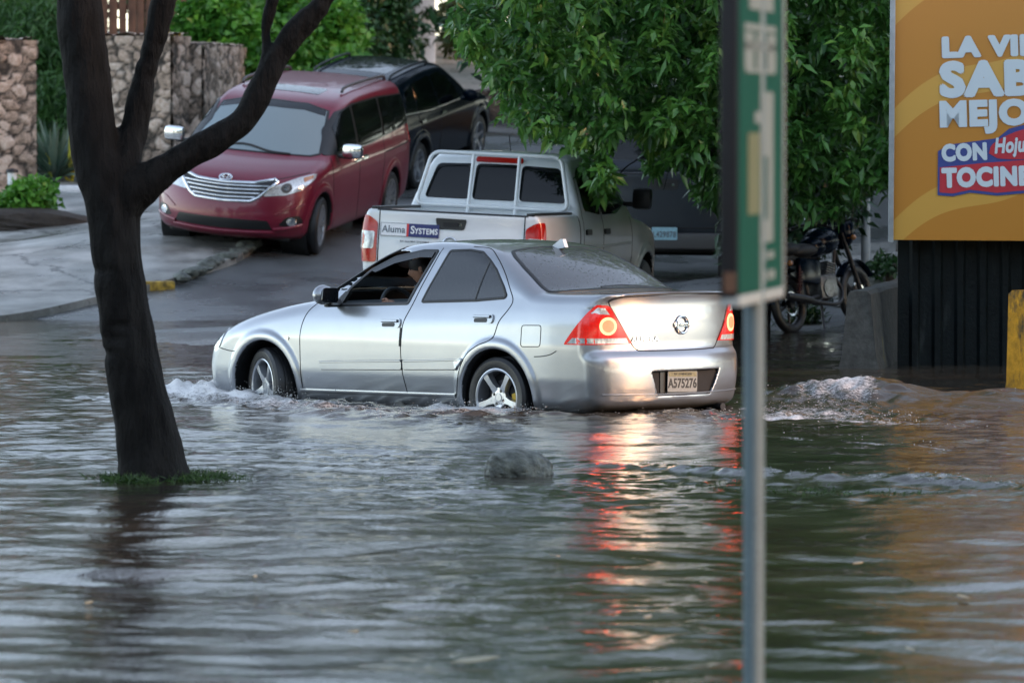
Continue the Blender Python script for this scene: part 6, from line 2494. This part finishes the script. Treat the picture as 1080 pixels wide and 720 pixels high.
bush('bush', 'dark low shrub at the foot of the grey post by the barrier', 'bush', [lobe(935, 282, 63.2, 18, .4, 9), lobe(850, 335, 60.2, 14, .3, 8)], 160, .10, .05, G_VINE, .4)
bush('bush', 'dark dense bush in the shade behind the motorcycle', 'bush', [lobe(850, 215, 63.8, 60, .9, 50), lobe(800, 240, 64, 40, .8, 50), lobe(870, 160, 65, 70, 1., 60)], 2200, .16, .07, G_DARK, -.3)

# agave
ag = empty('agave', on_ground(58, 206, 84.2))
tag(ag, 'grey green spiky agave with yellow flower spikes beside the dark trunk', 'agave')
n = 110
a = rng.random(n) * 6.283
el = rng.uniform(.15, 1.35, n)
d = np.stack([np.cos(a) * np.cos(el), np.sin(a) * np.cos(el), np.sin(el)], 1)
leaves('leaves', np.tile([0, 0, .05], (n, 1)) + d * .05, d, .98 * (.8 + .4 * rng.random(n)), .095, G_AGAVE, ag, .10, None, .3)
for px, py, h in ((52, 163, .42), (76, 165, .75)):
    p = at(px, py, 84.1) - Vector(ag.location)
    mb = MB()
    limb(mb, [(p.x * .6, p.y, .1), (p.x, p.y, p.z - h * .5), (p.x, p.y, p.z - h * .3)], [.02, .02, .02], 8)
    mb.ball((p.x, p.y, p.z), (.06, .06, h * .5))
    mb.build('flower_spike', simple('flower_yellow', (.42, .38, .03), .6, var=.3, vscale=25, bmp=.5, bscale=40), ag)


# ---- trees closing the view behind
def back_tree(label, px, D, h, rx, rz, n, mat, zc, leaf=.26):
    x = (px - 540) / F * D
    zb = gz(x, D)
    root = empty('background_tree', (x, D, zb))
    tag(root, label, 'tree', 'dark trees closing the view')
    mb = MB()
    limb(mb, [(0, 0, -.3), (.1, 0, h * .3), (-.1, .1, h * .6), (.05, 0, h * .92)], [.22, .18, .13, .03], 10, .05)
    for i in range(6):
        a = rng.random() * 6.28
        z = h * rng.uniform(.35, .7)
        limb(mb, [(0, 0, z), (math.cos(a) * rx * .4, math.sin(a) * rx * .4, z + .5), (math.cos(a) * rx * .8, math.sin(a) * rx * .8, z + .9)], [.08, .05, .015], 6)
    mb.build('trunk', MT['bark_brown'], root)
    q = norm(rng.normal(size=(n, 3))) * (rng.random((n, 1)) ** .36)
    lump = 1 + .22 * np.sin(q[:, :1] * 6 + px) * np.sin(q[:, 2:] * 5 + D) + .12 * rng.normal(size=(n, 1))
    pts = q * lump * np.array([rx, rx * .8, rz]) + np.array([0, 0, zc - zb])
    ok = pts[:, 2] > .1
    b, d = whorls(pts[ok], 5, -.2, .5, .08)
    leaves('crown', b, d, leaf * (.6 + .8 * rng.random(len(b))), leaf * .45, mat, root, .25)
    return root


back_tree('dark background tree rising behind the plank fence', 60, 104, 10, 3.6, 4.0, 2300, G_DARK, 7.9)
back_tree('dark background tree standing behind the bright hedge bushes', 300, 106, 11, 3.6, 4.6, 2400, G_DARK, 7.9)
back_tree('dark background tree behind the white post and its vines', 430, 118, 11, 3.0, 4.6, 1900, G_VINE, 9.3)
back_tree('dark background tree to the left of the big leafy crown', 590, 121, 12, 4.0, 5., 2400, G_DARK, 9.)
back_tree('dark background tree hidden behind the big leafy crown', 760, 84, 8.5, 3.4, 3.4, 2000, G_DARK, 4.6)
back_tree('dark background tree behind the billboard', 960, 74, 8, 3.2, 3.2, 2000, G_DARK, 4.9)
back_tree('dark background tree beyond the right end of the billboard', 1200, 80, 9, 3.6, 3.6, 1500, G_DARK, 5.0)
back_tree('dark background tree over the left stone pier', -160, 96, 9, 3.6, 3.8, 1500, G_DARK, 6.6)

def copy_tree(src, label, loc, rz, sc, group):
    r = src.copy()
    COL.objects.link(r)
    r.location = loc
    r.rotation_euler = (0, 0, rz)
    r.scale = (sc, sc, sc)
    r['label'] = label
    r['group'] = group
    for ch in list(src.children):
        c = ch.copy()
        COL.objects.link(c)
        c.parent = r
    return r


# added trees, mostly unseen, that shade the flooded street and darken its reflections
road = None
GR = 'unseen trees added to shade the flooded junction'
LB = 'unseen tree added outside the view to shade the flooded junction'
for i, (x, y, sc) in enumerate(((9.5, 29.0, 1.), (11.2, 32.5, .95), (11.4, 47.8, 1.), (9.8, 54.5, 1.05), (13., 59., 1.1), (10.5, 17., 1.1), (-13., 18., 1.),
                               (14., 4., 1.3)) + tuple((-38 + 5.6 * q + (q * 7 % 3), 124 + (q * 5 % 4) * 3., (2.4 + .22 * (q * 3 % 5))* (.86 if 4 <= q <= 6 else 1.)) for q in range(15))
                              + tuple((-19. - (q * 5 % 3) * 2, 2. + 8.5 * q, .95 + .1 * (q * 3 % 4)) for q in range(5)) + tuple((20. + (q * 5 % 3) * 2, 57. + 7.5 * q, 1.65 + .1 * (q * 3 % 4)) for q in range(6))
                              + tuple((-24. + 6.5 * q, -24. - (q * 5 % 3) * 2, 2.0 + .2 * (q * 3 % 4)) for q in range(8))):
    if road is None:
        road = back_tree(LB, 540 + x / y * F, y, 7., 2.6, 3.1, 1500, G_DARK, 3.4, .30)
        road['group'] = GR
    else:
        far = y > 100
        copy_tree(road, 'dark tree added in the far row to darken the water reflections' if far else LB, (x, y, gz(x, y) - .1), i * 1.3, sc, 'far row of added dark trees' if far else GR)

# ---- grass on the drowned island round the trunk, and a few tufts
def grass(name, label, spots, n, h):
    pts, sp = [], []
    for px, D, rx, ry in spots:
        m = n // len(spots)
        x, y = xy(px, D)
        pts.append(np.stack([x + rng.normal(size=m) * rx, y + rng.normal(size=m) * ry, np.full(m, -.03)], 1))
    pts = np.concatenate(pts)
    d = np.stack([rng.normal(size=len(pts)) * .6, rng.normal(size=len(pts)) * .4, np.ones(len(pts))], 1)
    o = leaves(name, pts, d, h * (.5 + .8 * rng.random(len(pts))), .007, G_GRASS, None, .5)
    o['kind'] = 'stuff'
    o['label'] = label
    return o


grass('grass', 'grass poking out of the water round the dark trunk', [(135, 33.55, .06, .03), (145, 33.5, .05, .03), (198, 33.75, .09, .05), (222, 33.9, .10, .05), (122, 33.8, .07, .05), (205, 34.2, .09, .05)], 2000, .095)
grass('grass_tuft', 'small grass tuft standing in the water', [(405, 33.7, .016, .012)], 14, .10)
grass('drowned_grass', 'grass showing at the foot of the breaking ripple on the right', [(860, 32.9, .35, .10), (930, 32.6, .30, .10), (760, 33.3, .3, .1)], 420, .06)
grass('verge_grass', 'weeds along the shaded edge under the tree', [(845, 60.0, .15, .12)], 140, .22)


# ================================================================== water
def water():
    xs = axis([(-60, -9, 2.5), (-9, -5.2, .12), (-5.2, 5.2, .0215), (5.2, 9, .12), (9, 60, 2.5)])
    ys = axis([(-25, 16, 1.5), (16, 20, .15), (20, 50, .036), (50, 66, .09), (66, 70, .5)])
    r2 = np.random.default_rng(5)

    def field(X, Y, n, l0, l1, slope, spread, seed, ang0=0.):
        r = np.random.default_rng(seed)
        H = np.zeros_like(X)
        for _ in range(n):
            lam = math.exp(r.uniform(math.log(l0), math.log(l1)))
            th = ang0 + r.normal() * spread + (math.pi if r.random() < .5 else 0)
            k = 2 * math.pi / lam
            a = slope / k * math.sqrt(2. / n)
            H += a * np.sin(k * (X * math.sin(th) + Y * math.cos(th)) + r.uniform(0, 6.283))
        return H
    X, Y = np.meshgrid(xs, ys, indexing='ij')
    Z = np.zeros_like(X)
    foam = np.zeros_like(X)
    fine = (np.abs(X) < 5.3) & (Y > 19.5)
    xs_, ys_ = X[fine], Y[fine]
    warpx = xs_ + .25 * np.sin(ys_ * 1.3 + xs_ * .7)
    warpy = ys_ + .20 * np.sin(xs_ * 1.9 + .4 * ys_)
    # wind ripples everywhere, calmer with distance
    calm = .35 + .65 * sstep(ys_, 60, 38)
    patch = .55 + .9 * sstep(field(xs_, ys_ * .6, 14, 2.5, 6., 1., .8, 3), -.6, .9)
    z = field(warpx, warpy, 40, .08, .30, .064, .7, 1) * calm * patch * (.45 + .55 * sstep(ys_, 25, 34))
    z += field(warpx, warpy, 30, .30, .95, .046, .62, 4) * calm * (.6 + .4 * patch)
    z += field(warpx, warpy, 22, .95, 2.4, .028, .7, 2) * calm
    # car coordinates of every point: fore-aft a, left b
    a = (xs_ - .470) * -.712 + (ys_ - 42.82) * .702
    b = (xs_ - .470) * -.702 + (ys_ - 42.82) * -.712
    bow = np.exp(-((a - 3.5) / .30) ** 2 - (np.maximum(np.abs(b) - .55, 0) / .45) ** 2)
    along = sstep(a, -1.6, -.6) * sstep(a, 4.0, 3.2)
    side = np.exp(-(np.maximum(b - .9, 0) / 1.3) ** 2) * along * (b > .3)
    front = np.exp(-((a - 3.2) / .7) ** 2 - ((b - .9) / .75) ** 2)
    wk = np.exp(-((b - .95 - .36 * np.maximum(3.3 - a, 0)) / .40) ** 2) * sstep(a, -3.4, -1.5) * sstep(a, 3.7, 3.0)
    trail = np.exp(-(b / 1.1) ** 2) * sstep(a, -.9, -1.2) * sstep(a, -6.0, -2.0)
    turb = np.clip(side * .9 + front + wk * .55 + trail * .8 + bow * .8, 0, 1.3)
    chop = field(warpx, warpy, 40, .08, .40, .22, 1.5, 7)
    chop = (chop + np.abs(chop) * .6) * (1 + .7 * np.clip(front + bow, 0, 1))
    z += chop * turb + .060 * bow + .030 * front + .035 * wk
    rw = np.exp(-((a - .10) / .40) ** 2 - ((b - 1.0) / .28) ** 2)
    z += .020 * rw
    foam_ = .52 * front + .70 * side + .45 * bow + .5 * wk + .5 * trail + .9 * rw
    # the standing wake wave on the right
    hump = .215 * np.exp(-((ys_ - 43.3) / .50) ** 2) * np.where(xs_ < 2.72, np.exp(-((xs_ - 2.72) / .85) ** 2), np.exp(-((xs_ - 2.72) / .52) ** 2))
    hump2 = .115 * np.exp(-((xs_ - 3.75) / .50) ** 2 - ((ys_ - 43.0) / .5) ** 2)
    apron = np.exp(-((xs_ - 2.25) / .95) ** 2 - ((ys_ - 42.0) / 1.5) ** 2)
    rough2 = field(warpx, warpy, 40, .08, .32, .30, 1.5, 9)
    hm = np.clip(hump / .2 + hump2 / .14 + apron * .7, 0, 1.2)
    leftface = sstep(xs_, 2.95, 2.62)
    z += hump + hump2 + rough2 * hm * (.35 + .65 * leftface)
    foam_ += .92 * (hump / .2) * leftface + .55 * apron + .55 * hump2 / .12
    # long foam streak
    for x0, y0, x1, y1, wd, st in ((1.86, 38.6, 2.95, 36.9, .10, .85), (1.55, 40.2, 2.4, 39.2, .10, .5), (1.9, 41.0, 3.3, 39.8, .10, .45)):
        t = np.clip(((xs_ - x0) * (x1 - x0) + (ys_ - y0) * (y1 - y0)) / ((x1 - x0) ** 2 + (y1 - y0) ** 2), 0, 1)
        dd = np.hypot(xs_ - x0 - t * (x1 - x0), (ys_ - y0 - t * (y1 - y0)) * .8)
        foam_ += st * np.exp(-(dd / wd) ** 2)
    # ripple breaking over the drowned kerb
    yl = 35.0 - (xs_ - .6) * 1.02 + .12 * np.sin(xs_ * 3.1)
    e = ys_ - yl
    on = sstep(xs_, .15, .75)
    ridge = np.where(e < 0, np.exp(-(e / .16) ** 2), np.exp(-(e / .55) ** 2)) * on
    rn_ = .80 + .28 * np.sin(xs_ * 4.7 + 1.2 * np.sin(xs_ * 2.3)) * np.sin(xs_ * 1.7 + .5)
    z += .055 * ridge * rn_ + rough2 * .75 * ridge * rn_
    foam_ += .85 * ridge * np.where(e < 0, 1., .8)
    # quieter water in the lee near the camera on the right
    Z[fine] = z
    foam[fine] = foam_
    edge = sstep(np.abs(X), 5.3, 4.6) * sstep(Y, 19.5, 21) * sstep(Y, 70, 64)
    Z = Z * edge
    me = fast_mesh('water', np.stack([X, Y, Z], -1).reshape(-1, 3), None if False else _quads(len(xs), len(ys)))
    at_ = me.attributes.new('foam', 'FLOAT', 'POINT')
    at_.data.foreach_set('value', np.clip(foam, 0, 1.5).astype(np.float32).ravel())
    me.shade_smooth()
    m, t, bs = nt('flood_water')
    co = coords(t)
    bs.inputs['Base Color'].default_value = (.062, .050, .036, 1)
    n0 = noise(t, .9, 4, .6, vec=co)
    link(t, ramp(t, n0.outputs['Fac'], [(.35, (.026, .022, .016)), (.65, (.060, .048, .034))]), bs.inputs['Base Color'])
    bs.inputs['Roughness'].default_value = .02
    bs.inputs['IOR'].default_value = 1.33
    bs.inputs['Specular IOR Level'].default_value = .5
    n1 = noise(t, 16., 4, .62, vec=co)
    n2 = noise(t, 55., 2, .6, vec=co)
    mh = t.nodes.new('ShaderNodeMath')
    mh.operation = 'MULTIPLY_ADD'
    link(t, n2.outputs['Fac'], mh.inputs[0])
    mh.inputs[1].default_value = .25
    link(t, n1.outputs['Fac'], mh.inputs[2])
    bm_ = bump(t, bs, mh.outputs[0], .10, .05)
    fo = nt_foam(t)
    at2 = t.nodes.new('ShaderNodeAttribute')
    at2.attribute_name = 'foam'
    nf = noise(t, 34., 7, .78, vec=co)
    nf2 = noise(t, 3.0, 4, .6, vec=coords(t, 'Object', (1, .5, 1)))
    s1 = t.nodes.new('ShaderNodeMath')
    s1.operation = 'MULTIPLY_ADD'
    link(t, nf2.outputs['Fac'], s1.inputs[0])
    s1.inputs[1].default_value = .55
    link(t, nf.outputs['Fac'], s1.inputs[2])
    s2 = t.nodes.new('ShaderNodeMath')
    s2.operation = 'MULTIPLY_ADD'
    link(t, at2.outputs['Fac'], s2.inputs[0])
    s2.inputs[1].default_value = .55
    link(t, s1.outputs[0], s2.inputs[2])
    mr = t.nodes.new('ShaderNodeMapRange')
    mr.inputs['From Min'].default_value = 1.22
    mr.inputs['From Max'].default_value = 1.50
    link(t, s2.outputs[0], mr.inputs['Value'])
    gate = t.nodes.new('ShaderNodeMath')
    gate.operation = 'MULTIPLY'
    g2 = t.nodes.new('ShaderNodeMapRange')
    g2.inputs['From Min'].default_value = .05
    g2.inputs['From Max'].default_value = .3
    link(t, at2.outputs['Fac'], g2.inputs['Value'])
    link(t, mr.outputs['Result'], gate.inputs[0])
    link(t, g2.outputs['Result'], gate.inputs[1])
    mx = t.nodes.new('ShaderNodeMixShader')
    link(t, gate.outputs[0], mx.inputs[0])
    link(t, bs.outputs[0], mx.inputs[1])
    link(t, fo.outputs[0], mx.inputs[2])
    link(t, mx.outputs[0], t.nodes['Material Output'].inputs['Surface'])
    o = new_obj('water', me, m)
    o['kind'] = 'structure'
    return X, Y, Z, foam


def nt_foam(t):
    f = t.nodes.new('ShaderNodeBsdfPrincipled')
    f.inputs['Base Color'].default_value = (.72, .71, .69, 1)
    f.inputs['Roughness'].default_value = .5
    return f


def _quads(nx, ny):
    i = (np.arange(nx - 1)[:, None] * ny + np.arange(ny - 1)[None]).ravel()
    return np.stack([i, i + ny, i + ny + 1, i + 1], 1)


WX, WY, WZ, WF = water()


# ---- thrown droplets round the wheels and on the crests
def droplets():
    cand = np.argwhere((WF > .55) & (np.abs(WX) < 5) & (WY > 20))
    pick = cand[rng.integers(len(cand), size=1300)]
    x, y, z = WX[tuple(pick.T)], WY[tuple(pick.T)], WZ[tuple(pick.T)]
    h = np.abs(rng.normal(size=len(x))) * .018
    c = np.stack([x + rng.normal(size=len(x)) * .02, y, z + h], 1)
    extra = []
    for a, b, m, sx, sz in ((3.45, .75, 420, .22, .05), (3.55, .2, 260, .25, .06), (2.75, .95, 300, .22, .04), (.05, .95, 260, .22, .03), (2.15, .92, 160, .12, .06), (-.4, .95, 120, .2, .02)):
        p = np.array([.470, 42.82]) + a * np.array([-.712, .702]) + b * np.array([-.702, -.712])
        extra.append(np.stack([p[0] + rng.normal(size=m) * sx, p[1] + rng.normal(size=m) * .15, .02 + np.abs(rng.normal(size=m)) * sz], 1))
    c = np.concatenate([c] + extra)
    r = .0022 + .0040 * rng.random(len(c)) ** 3
    oct_ = np.array([(1, 0, 0), (-1, 0, 0), (0, 1, 0), (0, -1, 0), (0, 0, 1), (0, 0, -1)], float)
    V = (c[:, None] + oct_[None] * r[:, None, None]).reshape(-1, 3)
    fc = np.array([(0, 2, 4), (2, 1, 4), (1, 3, 4), (3, 0, 4), (2, 0, 5), (1, 2, 5), (3, 1, 5), (0, 3, 5)])
    Fc = (np.arange(len(c))[:, None, None] * 6 + fc[None]).reshape(-1, 3)
    me = fast_mesh('splash', V, Fc)
    me.shade_smooth()
    o = new_obj('splash', me, simple('spray', (.55, .55, .54), .25))
    o['kind'] = 'stuff'
    o['label'] = 'spray and droplets thrown up round the sedan'


droplets()
pale_leaf = simple('pale_leaf', (.30, .27, .18), .6, var=.3)
for px, py, s, rz, lab in ((500, 701, 1., 0., 'pale fallen leaf floating on the water near the bottom, largest of the floating leaves'), (683, 655, .35, 1., None), (1016, 634, .5, 2., None), (371, 671, .3, .5, None), (742, 618, .3, 2.2, None),
                         (905, 598, .3, .3, None), (268, 612, .25, 1.4, None), (585, 590, .3, 2.6, None), (92, 640, .3, .9, None), (960, 690, .4, 1.9, None)):
    D = CAM_H * F / (py - HY)
    mb = MB()
    mb.prism([(-.09 * s, -.02 * s), (-.03 * s, -.045 * s), (.05 * s, -.03 * s), (.10 * s, .0), (.04 * s, .03 * s), (-.05 * s, .028 * s)], 0, .006)
    o = mb.build('floating_leaf', pale_leaf)
    o.location = (*xy(px, D), .016)
    o.rotation_euler = (R(8), R(-6), rz)
    tag(o, lab or 'tiny pale leaf scrap floating among the foreground ripples', 'leaf', None if lab else 'leaf scraps on the water')


# ================================================================== light, sky, camera
def light_and_camera():
    el, s = R(17), Vector((.93, -.36, 0)).normalized()
    d = Vector((s.x * math.cos(el), s.y * math.cos(el), math.sin(el)))
    w = bpy.data.worlds.new('World')
    scene.world = w
    w.use_nodes = True
    t = w.node_tree
    bg = t.nodes['Background']
    sky = t.nodes.new('ShaderNodeTexSky')
    sky.sky_type = 'NISHITA'
    sky.sun_disc = False
    sky.sun_elevation = el
    sky.sun_rotation = math.atan2(d.x, d.y)
    sky.air_density = 1.0
    sky.dust_density = .1
    sky.ozone_density = 1.5
    hs = t.nodes.new('ShaderNodeHueSaturation')
    hs.inputs['Saturation'].default_value = .62
    t.links.new(sky.outputs[0], hs.inputs['Color'])
    t.links.new(hs.outputs[0], bg.inputs['Color'])
    bg.inputs['Strength'].default_value = .15
    L = bpy.data.lights.new('Sun', 'SUN')  # warm sun added, standing in for headlights on the sedan's rear
    L.energy = 1.0
    L.angle = R(12)
    L.color = (1., .48, .20)
    o = bpy.data.objects.new('Sun', L)
    COL.objects.link(o)
    o.rotation_euler = (-d).to_track_quat('-Z', 'Y').to_euler()
    o.location = d * 30 + Vector((0, 40, 0))
    cam = bpy.data.cameras.new('Camera')
    co = bpy.data.objects.new('Camera', cam)
    COL.objects.link(co)
    co.location = (0, 0, CAM_H)
    co.rotation_euler = (R(90) - math.atan((360 - HY) / F), 0, 0)
    cam.sensor_width = 36
    cam.lens = F / 1080 * 36
    cam.clip_start = .5
    cam.clip_end = 2000
    cam.dof.use_dof = True
    cam.dof.focus_distance = 42.6
    cam.dof.aperture_fstop = 5.2
    cam.dof.aperture_blades = 9
    scene.camera = co
    scene.view_settings.view_transform = 'Standard'
    scene.view_settings.look = 'None'
    scene.view_settings.exposure = EXPO
    scene.view_settings.gamma = 1
    scene.render.engine = 'CYCLES'
    c = scene.cycles
    c.use_denoising = True
    c.max_bounces = 8
    c.transparent_max_bounces = 8
    c.caustics_reflective = False
    c.caustics_refractive = False
    c.sample_clamp_indirect = 6


EXPO = 1.7
light_and_camera()
